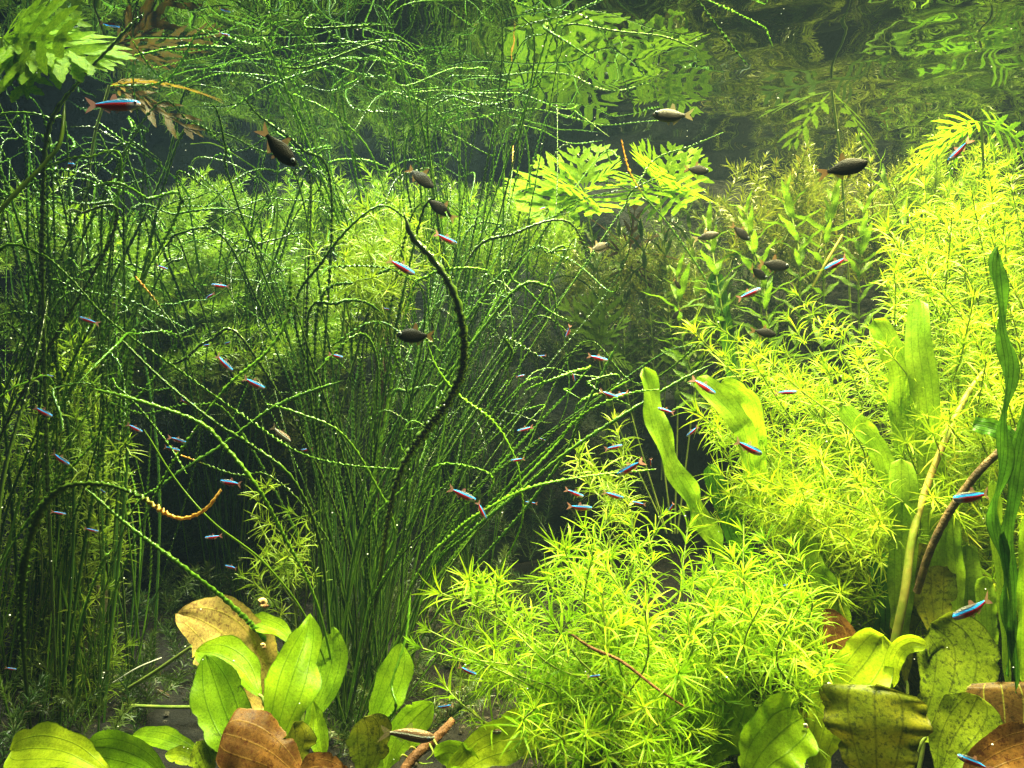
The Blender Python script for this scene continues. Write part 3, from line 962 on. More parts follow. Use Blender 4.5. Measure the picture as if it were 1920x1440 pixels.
rosette('sword_plant', 'broad leaved sword plant at lower left with a dead tan leaf behind it', 'aquatic plant', at(520, 1500, 1.08), [
    ([(582, 1150, 1.12), (574, 1195, 1.1), (552, 1260, 1.06), (528, 1340, 1.03), (505, 1430, 1.02)], 48, 'sword', dict(roll=.25, wave=.24, waves=2.4, prof=(.95, .95), edge=.09)),
    ([(385, 1228, 1.1), (400, 1270, 1.09), (420, 1330, 1.07), (445, 1390, 1.05), (465, 1460, 1.04)], 50, 'sword_deep', dict(roll=-.25, prof=(.8, .8))),
    ([(368, 1222, 1.14), (405, 1225, 1.13), (450, 1250, 1.12), (490, 1310, 1.1)], 38, 'sword', dict(roll=.5)),
    ([(334, 1150, 1.2), (375, 1162, 1.19), (425, 1195, 1.17), (462, 1250, 1.16), (500, 1330, 1.15)], 66, 'sword_tan', dict(roll=-.1, wave=.12, waves=2.2, edge=.06, cup=.12, prof=(1.0, .6)), 'crumpled dead tan leaf with torn dark tip'),
    ([(458, 1160, 1.2), (490, 1168, 1.18), (525, 1182, 1.16), (560, 1215, 1.14)], 20, 'sword', dict(roll=.4, wave=.12)),
    ([(418, 1375, .97), (455, 1385, .97), (510, 1412, .97), (575, 1470, .97)], 58, 'sword_brown', dict(roll=.1, cup=-.25, wave=.1, prof=(.42, .6)), 'rust brown decaying leaf with pale veins'),
    ([(550, 1352, 1.0), (555, 1380, 1.0), (545, 1420, 1.0), (530, 1460, 1.0)], 36, 'sword_olive', dict(roll=.5, wave=.2)),
    ([(625, 1175, 1.25), (622, 1240, 1.23), (600, 1310, 1.2), (570, 1370, 1.18)], 34, 'sword_deep', dict(roll=-.3)),
    ([(607, 1425, 1.03), (602, 1390, 1.04), (595, 1350, 1.06), (588, 1310, 1.08)], 20, 'sword', dict(roll=.5, pet=False)),
    ([(560, 1445, .95), (600, 1438, .95), (660, 1450, .95)], 26, 'sword_brown', dict(roll=.1, pet=False), 'brown dead leaf fragment'),
])
rosette('sword_plant', 'low sword plant with spreading lime leaves in the bottom left corner', 'aquatic plant', at(280, 1530, 1.05), [
    ([(22, 1408, 1.05), (70, 1402, 1.03), (130, 1412, 1.01), (210, 1455, 1.0)], 42, 'sword_lime', dict(roll=.3, prof=(.55, .6), wave=.12)),
    ([(165, 1402, 1.08), (215, 1404, 1.07), (270, 1425, 1.05), (320, 1470, 1.04)], 34, 'sword_deep', dict(roll=-.3, prof=(.6, .6))),
    ([(248, 1378, 1.15), (290, 1382, 1.13), (340, 1398, 1.11), (390, 1425, 1.1)], 22, 'sword', dict(roll=.5)),
    ([(197, 1373, 1.15), (220, 1385, 1.14), (245, 1398, 1.13)], 8, 'sword', {}),
    ([(370, 1390, 1.04), (378, 1415, 1.04), (395, 1460, 1.04)], 26, 'sword_algae', dict(roll=.4)),
    ([(310, 1415, 1.06), (345, 1418, 1.06), (380, 1440, 1.06)], 16, 'sword_lime', dict(roll=.2)),
])
rosette('sword_plant', 'shaded sword plant at the foot of the central crinkled clump', 'aquatic plant', at(745, 1520, 1.1), [
    ([(752, 1205, 1.15), (740, 1260, 1.13), (712, 1330, 1.1), (690, 1390, 1.08)], 36, 'sword_deep', dict(roll=.4)),
    ([(682, 1345, .98), (690, 1370, .98), (690, 1410, .98), (680, 1460, .98)], 42, 'sword_olive', dict(roll=.1, prof=(.55, .7)), 'olive leaf with algae spots'),
    ([(812, 1318, 1.08), (780, 1345, 1.07), (742, 1390, 1.05), (722, 1450, 1.04)], 36, 'sword', dict(roll=.4)),
    ([(730, 1398, 1.1), (715, 1420, 1.1), (705, 1450, 1.1)], 26, 'sword', dict(roll=.3)),
])
rosette('sword_plant', 'pale lime sword plant leaning right at the bottom edge left of the stargrass', 'aquatic plant', at(860, 1560, 1.0), [
    ([(1010, 1365, .97), (950, 1385, .96), (890, 1412, .95), (830, 1470, .94)], 40, 'sword_lime', dict(roll=.2, prof=(.6, .6))),
    ([(815, 1420, .96), (845, 1412, .95), (880, 1430, .95), (900, 1470, .95)], 26, 'sword', dict(roll=-.3)),
    ([(995, 1350, 1.02), (960, 1350, 1.02), (925, 1375, 1.02)], 22, 'sword_lime', dict(roll=.4)),
])
rosette('sword_plant', 'broad green sword plant half hidden inside the front stargrass', 'aquatic plant', at(1260, 1540, 1.12), [
    ([(1190, 1150, 1.12), (1180, 1220, 1.1), (1185, 1310, 1.08), (1215, 1400, 1.07)], 70, 'sword', dict(roll=.3, prof=(.65, .8))),
    ([(1290, 1150, 1.14), (1290, 1230, 1.13), (1280, 1320, 1.12), (1265, 1420, 1.1)], 48, 'sword_deep', dict(roll=-.3)),
    ([(1385, 1290, 1.0), (1370, 1330, 1.0), (1330, 1390, 1.0), (1300, 1450, 1.0)], 54, 'sword', dict(roll=.3)),
    ([(1350, 1180, 1.1), (1345, 1225, 1.1), (1340, 1280, 1.1)], 36, 'sword_brown', dict(roll=.1), 'brown leaf fragment'),
])
rosette('sword_plant', 'bright sword plant with one broad lime leaf at the bottom right of the front stargrass', 'aquatic plant', at(1440, 1540, 1.0), [
    ([(1505, 1345, .94), (1475, 1365, .93), (1430, 1410, .92), (1395, 1470, .92)], 62, 'sword', dict(roll=.25, wave=.16, prof=(.55, .6), cut=.18)),
    ([(1480, 1270, 1.02), (1470, 1310, 1.02), (1462, 1370, 1.02), (1460, 1430, 1.02)], 52, 'sword_olive', dict(roll=-.2), 'olive leaf dusted with algae'),
])
rosette('sword_plant', 'old sword plant with algae spotted olive and brown leaves at lower right', 'aquatic plant', at(1690, 1560, 1.05), [
    ([(1750, 1022, 1.12), (1746, 1060, 1.11), (1748, 1120, 1.1), (1756, 1200, 1.08)], 42, 'sword_olive', dict(roll=.2, prof=(.55, .55), cut=.12)),
    ([(1745, 1168, 1.06), (1790, 1215, 1.05), (1780, 1300, 1.03), (1730, 1390, 1.02)], 66, 'sword_algae', dict(roll=.15, prof=(.6, .6), cut=.2), 'wide olive leaf mottled with dark algae'),
    ([(1655, 1192, 1.0), (1625, 1240, .99), (1570, 1310, .98), (1540, 1390, .97), (1535, 1470, .97)], 52, 'sword_lime', dict(roll=.25, wave=.22, prof=(.55, .6)), 'bright lime wavy leaf'),
    ([(1738, 1210, .96), (1705, 1206, .97), (1678, 1230, .98), (1672, 1290, .99)], 17, 'sword_lime', dict(roll=.2, prof=(.7, .45), cut=.1)),
    ([(1640, 1285, .93), (1640, 1310, .92), (1642, 1370, .91), (1645, 1480, .91)], 94, 'sword_olive', dict(roll=.05, cup=-.25, wave=.12, prof=(.45, .45), cut=.15), 'large square ended olive brown leaf facing the glass'),
    ([(1835, 1305, .98), (1820, 1335, .98), (1785, 1390, .97), (1760, 1460, .96)], 54, 'sword_algae', dict(roll=.35, prof=(.6, .7))),
    ([(1692, 1010, 1.16), (1705, 1090, 1.14), (1690, 1180, 1.12), (1700, 1290, 1.1)], 30, 'sword_olive', dict(roll=.5)),
    ([(1515, 1118, 1.08), (1508, 1160, 1.07), (1515, 1215, 1.06), (1520, 1280, 1.05)], 34, 'sword_algae', dict(roll=-.2, prof=(.55, .6)), 'mottled dark olive leaf'),
    ([(1548, 1140, 1.07), (1565, 1180, 1.06), (1572, 1230, 1.05), (1570, 1300, 1.05)], 34, 'sword_brown', dict(roll=.3), 'dark brown leaf'),
    ([(1520, 1345, 1.0), (1530, 1380, 1.0), (1530, 1420, 1.0)], 18, 'sword_brown', dict(roll=.3)),
])
rosette('sword_plant', 'brown decaying sword plant in the bottom right corner', 'aquatic plant', at(1890, 1560, 1.0), [
    ([(1875, 1278, 1.0), (1880, 1300, .99), (1885, 1370, .98), (1880, 1470, .97)], 62, 'sword_bark', dict(roll=.05, cup=.1, prof=(.4, .4), cut=.12, wave=.05), 'dark brown square ended leaf with pale veins'),
    ([(1960, 1385, .9), (1900, 1400, .9), (1850, 1425, .9), (1800, 1470, .9)], 40, 'sword_brown', dict(roll=.2, prof=(.55, .6)), 'reddish brown dead leaf lying at the bottom'),
])


# strap leaves
def straps(name, label, base, leaves):
    return rosette(name, label, 'aquatic plant', base, leaves, petiole=False)


ST = dict(prof=(.55, .33), cup=.15, wave=.25, waves=3.5)
straps('strap_plant', 'long ruffled strap leaf plant between the dark water and the right stargrass', at(1440, 1300, 1.3), [
    ([(1207, 690, 1.14), (1222, 745, 1.13), (1240, 820, 1.12), (1270, 890, 1.12), (1310, 960, 1.14), (1360, 1060, 1.17), (1420, 1220, 1.25)], 20, 'strap', dict(ST, roll=.45, prof=(.5, .45), wave=.6, waves=6, edge=.1), 'long ruffled strap leaf'),
    ([(1308, 706, 1.12), (1340, 740, 1.11), (1385, 790, 1.1), (1400, 830, 1.12), (1430, 1000, 1.2)], 21, 'strap', dict(ST, roll=.3, prof=(.42, .45))),
    ([(1352, 716, 1.14), (1385, 732, 1.13), (1415, 775, 1.14), (1430, 900, 1.2)], 17, 'strap', dict(ST, roll=-.3)),
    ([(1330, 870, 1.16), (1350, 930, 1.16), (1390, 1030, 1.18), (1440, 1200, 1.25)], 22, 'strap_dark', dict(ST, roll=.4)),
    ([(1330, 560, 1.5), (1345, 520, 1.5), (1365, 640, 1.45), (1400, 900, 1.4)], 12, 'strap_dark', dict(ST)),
])
straps('strap_plant', 'broad strap leaf plant rising through the right stargrass', at(1715, 1320, 1.22), [
    ([(1638, 600, 1.16), (1662, 635, 1.15), (1685, 690, 1.15), (1690, 760, 1.17), (1700, 950, 1.2)], 24, 'strap', dict(ST, roll=.3)),
    ([(1722, 560, 1.15), (1722, 640, 1.13), (1735, 740, 1.12), (1745, 900, 1.14), (1730, 1120, 1.18)], 24, 'strap', dict(ST, roll=-.2)),
    ([(1580, 760, 1.14), (1610, 800, 1.13), (1650, 850, 1.13), (1690, 1000, 1.16)], 20, 'strap', dict(ST, roll=.3)),
    ([(1690, 860, 1.1), (1692, 950, 1.09), (1690, 1080, 1.1), (1685, 1230, 1.12)], 26, 'strap', dict(ST, roll=.2)),
    ([(1770, 960, 1.1), (1775, 1060, 1.1), (1780, 1160, 1.11), (1770, 1290, 1.14)], 30, 'strap', dict(ST, roll=-.3)),
    ([(1810, 1020, 1.12), (1815, 1130, 1.12), (1820, 1250, 1.14), (1800, 1330, 1.16)], 26, 'strap', dict(ST, roll=.2)),
    ([(1505, 1010, 1.12), (1530, 1070, 1.1), (1565, 1130, 1.1), (1600, 1230, 1.12)], 22, 'strap', dict(ST, roll=.2)),
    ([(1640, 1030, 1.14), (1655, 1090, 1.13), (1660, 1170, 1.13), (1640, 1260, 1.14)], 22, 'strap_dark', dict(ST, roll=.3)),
])
straps('strap_plant', 'tall dark twisted strap leaf plant at the right edge', at(1895, 1400, 1.0), [
    ([(1872, 462, .92), (1868, 520, .92), (1880, 610, .92), (1892, 680, .92), (1884, 770, .92), (1882, 850, .93), (1866, 960, .94), (1885, 1090, .95), (1892, 1270, .97)], 13, 'strap_dark', dict(ST, roll=.7, waves=5, wave=.9, edge=.18, prof=(.45, .3))),
    ([(1940, 700, .93), (1908, 860, .93), (1890, 1000, .94), (1898, 1140, .95), (1905, 1300, .97)], 13, 'strap_dark', dict(ST, roll=.5, wave=.6, edge=.12)),
    ([(1825, 795, .98), (1850, 800, .97), (1880, 810, .96), (1915, 830, .96)], 17, 'strap_dark', dict(ST, roll=.3)),
    ([(1862, 900, 1.0), (1868, 1000, 1.0), (1880, 1120, 1.0), (1890, 1290, 1.0)], 12, 'strap', dict(ST, roll=.5)),
    ([(1930, 960, .9), (1925, 1100, .92), (1918, 1280, .95)], 16, 'strap', dict(ST, roll=.3)),
    ([(1845, 1080, 1.05), (1850, 1160, 1.05), (1860, 1280, 1.05)], 18, 'strap', dict(ST, roll=.3)),
])


# lobed leaves (local +X along the midrib, +Z up)
def lobed_mesh(mat, L=1.0, pairs=6, wid=0.42, droop=0.18, teeth=0.22, lw=1.0):
    mb = MB()

    def zc(x, y):
        return -droop * x * x + 0.10 * abs(y) - 0.25 * y * y

    def blade(o, ang, ln, w, s0):
        rows, att = [], []
        n = 9
        for i in range(n):
            t = i / (n - 1)
            x0 = o[0] + math.cos(ang) * ln * t
            y0 = o[1] + math.sin(ang) * ln * t + 0.06 * ln * math.sin(t * 3) * (1 if ang > 0 else -1)
            ww = w * (0.45 + 1.5 * t - 1.95 * t * t) * (1 + teeth * .7 * (1 if i % 2 else -1) * (t > .2)) if i < n - 1 else .002
            nx, ny = -math.sin(ang), math.cos(ang)
            r, a = [], []
            for k, s in enumerate((-1, 0, 1)):
                x, y = x0 + nx * s * ww, y0 + ny * s * ww
                r.append((x, y, zc(x, y) - (0.12 * ww if s == 0 else 0) + s0))
                a.append((t * .5, s * .9, 0))
            rows.append(r)
            att.append(a)
        mb.grid(np.array(rows), np.array(att))

    # winged midrib
    rows, att = [], []
    for i in range(14):
        t = i / 13
        w = 0.012 + 0.026 * math.sin(math.pi * min(1, t * 1.05)) * (t > .15)
        rows.append([(t * L, -w, zc(t, w)), (t * L, 0, zc(t, 0) - .006), (t * L, w, zc(t, w))])
        att.append([(t, -.3, 0), (t, 0, 0), (t, .3, 0)])
    mb.grid(np.array(rows), np.array(att))
    for k in range(pairs):
        t = 0.22 + 0.66 * k / max(1, pairs - 1)
        env = math.sin(math.pi * (0.22 + 0.62 * t)) * R(.85, 1.1)
        for sg in (-1, 1):
            ang = sg * (1.15 - 0.55 * t + R(-.08, .08))
            blade((t * L, sg * .01), ang, wid * env * (1.0 if t < .8 else .75), lw * (0.046 + .016 * env), R(-.006, .006))
    blade((L * .84, 0), 0.001, .24, .055, 0)
    return mb.mesh('leaf', mat)


LOB = {k: [lobed_mesh(M[k], 1.0, random.choice((4, 4, 5)), R(.40, .52), R(.1, .4)) for _ in range(5)] for k in ('wist', 'wist_dim', 'wist_rust', 'lob_brown')}


def lance_mesh(mat):
    mb = MB()
    n = 22
    rows, att = [], []
    dr = R(.1, .35)
    for i in range(n):
        t = i / (n - 1)
        w = 0.085 * math.sin(math.pi * (0.05 + .95 * t) ** .8) ** .8 * (1 + .16 * (1 if i % 2 else -1)) + .004
        z = -dr * t * t + .02 * math.sin(t * 14)
        rows.append([(t, -w, z + w * .35), (t, -w * .5, z + w * .1), (t, 0, z), (t, w * .5, z + w * .1), (t, w, z + w * .35)])
        att.append([(t, s, 0) for s in (-1, -.5, 0, .5, 1)])
    mb.grid(np.array(rows), np.array(att))
    return mb.mesh('leaf', mat)


LOB['crown'] = [lobed_mesh(M['crown'], 1.0, 4, R(.44, .54), R(.05, .2), lw=1.4) for _ in range(5)]
LAN = {k: [lance_mesh(M[k]) for _ in range(5)] for k in ('lance', 'lance_dark')}


def fern(name, label, base, tipl, meshes, cat='aquatic plant', wide=1.0, stem=None, face=0.55):
    """tipl: pixel tips; each leaf runs from near the base to its tip"""
    b = Vector(at(*base))
    th = thing(name, label, cat, b)
    for tp_ in tipl:
        tp = at(*tp_[:3])
        o = b + (tp - b) * 0.04
        v = tp - o
        up = Vector((0, -face, 1.0)) + Vector((R(-.4, .4), R(-.5, .2), 0))
        part('leaf', random.choice(meshes), th, basis(o - b, v, up, (v.length, v.length * wide, v.length * R(.6, 1.5)), R(-.6, .6)))
    if stem:
        P = catmull([at(*p) for p in stem], 24) - np.array(b)
        mb = MB()
        mb.tube(P, np.linspace(.0025, .0018, 24), 6)
        part('stem', mb.mesh('stem', M['stem']), th)
    return th


fern('lobed_leaf_plant', 'bright rosette of deeply lobed leaves just under the surface right of centre', (1095, 362, 1.78),
     [(962, 322, 1.72), (972, 350, 1.66), (1010, 298, 1.76), (1048, 290, 1.7), (1084, 276, 1.76), (1122, 268, 1.8), (1150, 300, 1.72), (1170, 335, 1.68), (1005, 375, 1.62), (1120, 385, 1.62), (1060, 330, 1.6)], LOB['crown'], wide=1.15, face=.8,
     stem=[(1095, 362, 1.78), (1105, 420, 1.8), (1130, 600, 1.85), (1140, 900, 1.95)])
fern('lobed_leaf_plant', 'second bright rosette of lobed leaves right of the first under the surface', (1238, 352, 1.78),
     [(1172, 318, 1.7), (1190, 272, 1.76), (1218, 268, 1.7), (1262, 275, 1.74), (1300, 272, 1.78), (1322, 305, 1.72), (1325, 342, 1.66), (1185, 358, 1.64), (1275, 375, 1.62), (1235, 300, 1.62)], LOB['crown'], wide=1.15, face=.8,
     stem=[(1238, 352, 1.78), (1240, 420, 1.8), (1250, 600, 1.85), (1240, 900, 1.95)])
fern('lobed_leaf_plant', 'lobed leaf plant glowing in the top left corner', (5, 72, 1.16),
     [(197, 65, 1.12), (172, 92, 1.1), (108, 8, 1.14), (55, 0, 1.1), (150, 108, 1.1), (60, 128, 1.08), (150, 28, 1.2), (100, 60, 1.05), (-60, 40, 1.1), (40, 160, 1.1), (130, 50, 1.15), (70, 95, 1.1)], LOB['crown'], wide=1.0, face=1.2,
     stem=[(5, 72, 1.16), (-20, 300, 1.2), (-60, 800, 1.3), (-60, 1400, 1.4)])
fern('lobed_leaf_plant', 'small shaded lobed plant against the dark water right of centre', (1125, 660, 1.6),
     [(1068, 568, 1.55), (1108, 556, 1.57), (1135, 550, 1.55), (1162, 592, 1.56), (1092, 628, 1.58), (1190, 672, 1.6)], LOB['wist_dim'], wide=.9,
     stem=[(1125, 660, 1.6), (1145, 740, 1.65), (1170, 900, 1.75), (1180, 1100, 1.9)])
fern('lobed_leaf_plant', 'rust coloured old lobed leaves beside the bright plant at top left', (205, 160, 1.42),
     [(388, 118, 1.4), (365, 235, 1.38), (325, 92, 1.45), (300, 165, 1.4), (270, 120, 1.42), (290, 205, 1.4)], LOB['wist_rust'], wide=.6,
     stem=[(205, 160, 1.42), (170, 300, 1.45), (150, 600, 1.5), (140, 1300, 1.6)])
fern('lobed_leaf_plant', 'dim lobed fronds standing in for rippled reflections at top right', (1560, 170, 1.5),  # solid fronds added in place of mirrored leaves
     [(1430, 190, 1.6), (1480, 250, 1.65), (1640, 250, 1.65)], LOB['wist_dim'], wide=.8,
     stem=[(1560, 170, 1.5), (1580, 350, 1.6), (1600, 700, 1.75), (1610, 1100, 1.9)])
fern('lobed_leaf_plant', 'yellow lobed fronds added under the surface for leafy reflections at the right edge', (1840, 230, 1.5),  # added fronds that fill the mirrored area with yellow green leaves
     [(1730, 265, 1.6), (1910, 215, 1.55), (1890, 300, 1.55), (1760, 310, 1.6), (1950, 260, 1.5), (1800, 215, 1.6), (1690, 300, 1.65)], LOB['wist'], wide=.9,
     stem=[(1840, 230, 1.5), (1850, 450, 1.6), (1860, 800, 1.75), (1860, 1200, 1.85)])
fern('lobed_leaf_plant', 'brown withered lobed plant in the shade below the bright rosettes', (1180, 480, 1.85),
     [(1100, 440, 1.8), (1130, 400, 1.82), (1190, 385, 1.8), (1240, 420, 1.8), (1265, 460, 1.8), (1215, 520, 1.78), (1150, 520, 1.8)], LOB['lob_brown'], wide=.6,
     stem=[(1180, 480, 1.85), (1185, 600, 1.9), (1190, 900, 2.0)])


def lance_plant(label, stems, mk, ln, cnt):
    b = Vector(at(*stems[0][0]))
    th = thing('lance_leaf_plant', label, 'aquatic plant', b)
    for st in stems:
        P = catmull([at(*p) for p in st], 40) - np.array(b)
        mb = MB()
        mb.tube(P, np.linspace(.0024, .0012, 40), 6)
        s = part('stem', mb.mesh('stem', M['stem']), th)
        T_, N, B = frames(P)
        for k in range(cnt):
            i = int(12 + 27 * k / (cnt - 1))
            th_ = k * 1.7 + R(-.4, .4)
            for sg in (0, math.pi):
                out = N[i] * math.cos(th_ + sg) + B[i] * math.sin(th_ + sg)
                v = Vector(out + T_[i] * R(.5, 1.3) * (1 if i < 34 else 2))
                l = ln * R(.7, 1.15) * (1 if i < 36 else .7)
                part('leaf', random.choice(LAN[mk]), s, basis(Vector(P[i]), v, Vector(T_[i]), l, R(-.3, .3)))
    return th


lance_plant('bushy plant with toothed lance leaves behind the right stargrass near the mirror line', [
    [(1470, 900, 1.6), (1440, 700, 1.52), (1420, 520, 1.46), (1400, 400, 1.46)],
    [(1480, 900, 1.6), (1490, 700, 1.52), (1500, 500, 1.46), (1475, 365, 1.48)],
    [(1490, 900, 1.6), (1540, 700, 1.52), (1545, 500, 1.46), (1560, 380, 1.48)],
    [(1460, 900, 1.6), (1380, 720, 1.52), (1350, 560, 1.46), (1330, 430, 1.48)],
    [(1500, 900, 1.6), (1600, 700, 1.55), (1610, 520, 1.5), (1620, 400, 1.5)],
    [(1450, 900, 1.6), (1330, 760, 1.52), (1280, 640, 1.5), (1270, 520, 1.5)],
    [(1480, 900, 1.6), (1460, 760, 1.48), (1440, 620, 1.42), (1430, 500, 1.42)]], 'lance', .078, 14)
lance_plant('toothed lance leaf plant reaching the surface behind the brightest stargrass', [
    [(1780, 900, 1.85), (1740, 600, 1.75), (1690, 420, 1.7), (1650, 330, 1.68)],
    [(1790, 900, 1.85), (1800, 600, 1.75), (1810, 430, 1.7), (1800, 350, 1.68)],
    [(1800, 900, 1.85), (1880, 600, 1.75), (1890, 480, 1.7), (1900, 390, 1.68)]], 'lance', .08, 7)
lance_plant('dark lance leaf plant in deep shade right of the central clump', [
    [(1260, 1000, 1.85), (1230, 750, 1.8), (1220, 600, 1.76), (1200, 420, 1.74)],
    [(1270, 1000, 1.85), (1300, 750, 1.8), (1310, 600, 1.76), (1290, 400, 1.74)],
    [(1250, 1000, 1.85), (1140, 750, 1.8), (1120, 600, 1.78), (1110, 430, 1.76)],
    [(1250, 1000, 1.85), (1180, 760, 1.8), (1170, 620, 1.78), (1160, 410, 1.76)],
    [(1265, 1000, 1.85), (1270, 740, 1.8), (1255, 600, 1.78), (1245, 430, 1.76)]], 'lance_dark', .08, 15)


# ------------------------------------------------------------------ wood, twigs, snails
def stick(name, label, cat, pts, rads, mat, n=40, k=10, rough=.15, extra=None):
    b = Vector(at(*pts[-1]))
    P = catmull([at(*p) for p in pts], n) - np.array(b)
    rr = np.interp(np.linspace(0, 1, n), np.linspace(0, 1, len(rads)), rads)
    T_, N, B = frames(P)
    th = np.linspace(0, 2 * math.pi, k, endpoint=False)
    G = np.zeros((n, k, 3))
    for j, a in enumerate(th):
        q = rr * (1 + rough * np.sin(3 * a + np.linspace(0, 5, n)) + rough * RNG.uniform(-1, 1, n))
        G[:, j] = P + q[:, None] * (math.cos(a) * N + math.sin(a) * B)
    mb = MB()
    mb.grid(G, None, True)
    for e in (0, n - 1):
        mb.add(G[e], [tuple(range(k))])
    o = solo(name, mb.mesh(name, M[mat]), label, cat, loc=b)
    return o


stick('driftwood_branch', 'thin upright driftwood branch with a mossy top behind the central clump', 'driftwood', [(722, 560, 1.7), (716, 640, 1.7), (712, 760, 1.72), (706, 900, 1.75), (700, 1100, 1.8)], [.010, .014, .013, .016, .018], 'wood')
stick('driftwood_branch', 'pale moss covered stump standing behind the left blades', 'driftwood', [(192, 1098, 1.5), (180, 1160, 1.5), (155, 1240, 1.5), (130, 1330, 1.5), (120, 1400, 1.5)], [.012, .020, .022, .024, .026], 'wood_moss', rough=.12)
stick('driftwood_branch', 'mossy cream knot on top of the thin driftwood branch', 'driftwood', [(720, 548, 1.66), (722, 580, 1.66), (716, 640, 1.665), (716, 690, 1.67)], [.006, .011, .008, .003], 'wood_moss')
stick('twig', 'bare dark brown twig leaning among the right strap leaves', 'twig', [(1925, 790, .97), (1880, 840, .97), (1830, 890, .98), (1780, 960, 1.0), (1745, 1030, 1.02), (1720, 1110, 1.05)], [.004, .0045, .005, .005, .005, .005], 'twig', rough=.08)
stick('flower_stalk', 'long beige and green stalk leaning through the right stargrass', 'stalk', [(1850, 690, 1.14), (1810, 745, 1.13), (1770, 830, 1.11), (1735, 920, 1.10), (1710, 1010, 1.08), (1695, 1120, 1.07), (1670, 1240, 1.08)], [.0035, .004, .0048, .0052, .0056, .006, .0064], 'stalk', rough=.04)
stick('straw', 'thin straight tan straw leaning behind the top of the right stargrass', 'stalk', [(1580, 440, 1.45), (1550, 490, 1.45), (1522, 540, 1.46)], [.002, .003, .003], 'stalk', rough=.05)
rt = stick('root', 'reddish brown root with pale rootlets at the bottom centre', 'root', [(850, 1350, 1.02), (815, 1385, 1.0), (775, 1420, .98), (745, 1470, .97)], [.005, .006, .0065, .007], 'root', rough=.12)
for (a, b_, c) in (((812, 1385), (822, 1400), (832, 1392)), ((805, 1395), (812, 1412), (800, 1425)), ((775, 1420), (790, 1432), (812, 1430)), ((770, 1425), (755, 1415), (748, 1428)), ((785, 1410), (772, 1400), (766, 1408))):
    P = catmull([at(*a, .99), at(*b_, .98), at(*c, .98)], 10) - np.array(rt.location)
    mb = MB()
    mb.tube(P, np.linspace(.0018, .0007, 10), 5)
    part('rootlet', mb.mesh('rootlet', M['stalk']), rt)
stick('root', 'thin pinkish runner crossing inside the front stargrass', 'root', [(1065, 1185, .93), (1110, 1215, .92), (1165, 1240, .91), (1230, 1290, .91), (1290, 1330, .92)], [.0012, .002, .002, .0016, .0012], 'root', rough=.06)
stick('fallen_stalk', 'horizontal light green stalk lying low left of the sword plant', 'stalk', [(232, 1322, 1.3), (290, 1325, 1.28), (340, 1326, 1.26), (400, 1325, 1.24)], [.0025, .003, .003, .003], 'stem', rough=.03)
stick('fallen_stalk', 'slanting green stalk between the gravel and the dead tan leaf', 'stalk', [(225, 1300, 1.35), (290, 1260, 1.32), (360, 1212, 1.28)], [.0035, .0035, .003], 'stem', rough=.03)
stick('fallen_stalk', 'thin white broken straw left of the dead tan leaf', 'stalk', [(212, 1280, 1.32), (258, 1252, 1.3), (303, 1233, 1.3)], [.0012, .0012, .0008], 'shell_white', rough=.03)


def snail(label, p, r, mk):
    b = at(*p)
    mb = MB()
    n = 46
    t = np.linspace(0, 1, n)
    th = t * 2 * math.pi * 2.4
    rad = r * (0.12 + 0.6 * t ** 1.4)
    P = np.stack([rad * np.cos(th), (1 - t) * r * .35, rad * np.sin(th)], -1)
    mb.tube(P, r * (.10 + .36 * t ** 1.3), 8)
    th_ = thing('snail', label, 'snail', b)
    part('shell', mb.mesh('shell', M[mk]), th_, Matrix.Rotation(R(-.6, .6), 4, 'Z'))
    mb = MB()
    P2 = catmull([(r * .2, -.2 * r, -r * .7), (r * .8, -.2 * r, -r * .55), (r * 1.35, -.2 * r, -r * .35)], 8)
    mb.tube(P2, r * np.array([.2, .3, .34, .34, .32, .28, .2, .05]), 7)
    part('foot', mb.mesh('foot', M['root']), th_)


snail('round orange snail above the dead tan leaf', (492, 1131, 1.1), .0075, 'shell')
snail('small snail sitting on the dead tan leaf', (493, 1211, 1.08), .004, 'shell')
snail('tiny white snail right of the lime leaf at the bottom right', (1510, 1361, .93), .003, 'shell_white')
snail('tiny cream snail beside the wavy lime leaf at lower right', (1555, 1284, .96), .003, 'shell_white')


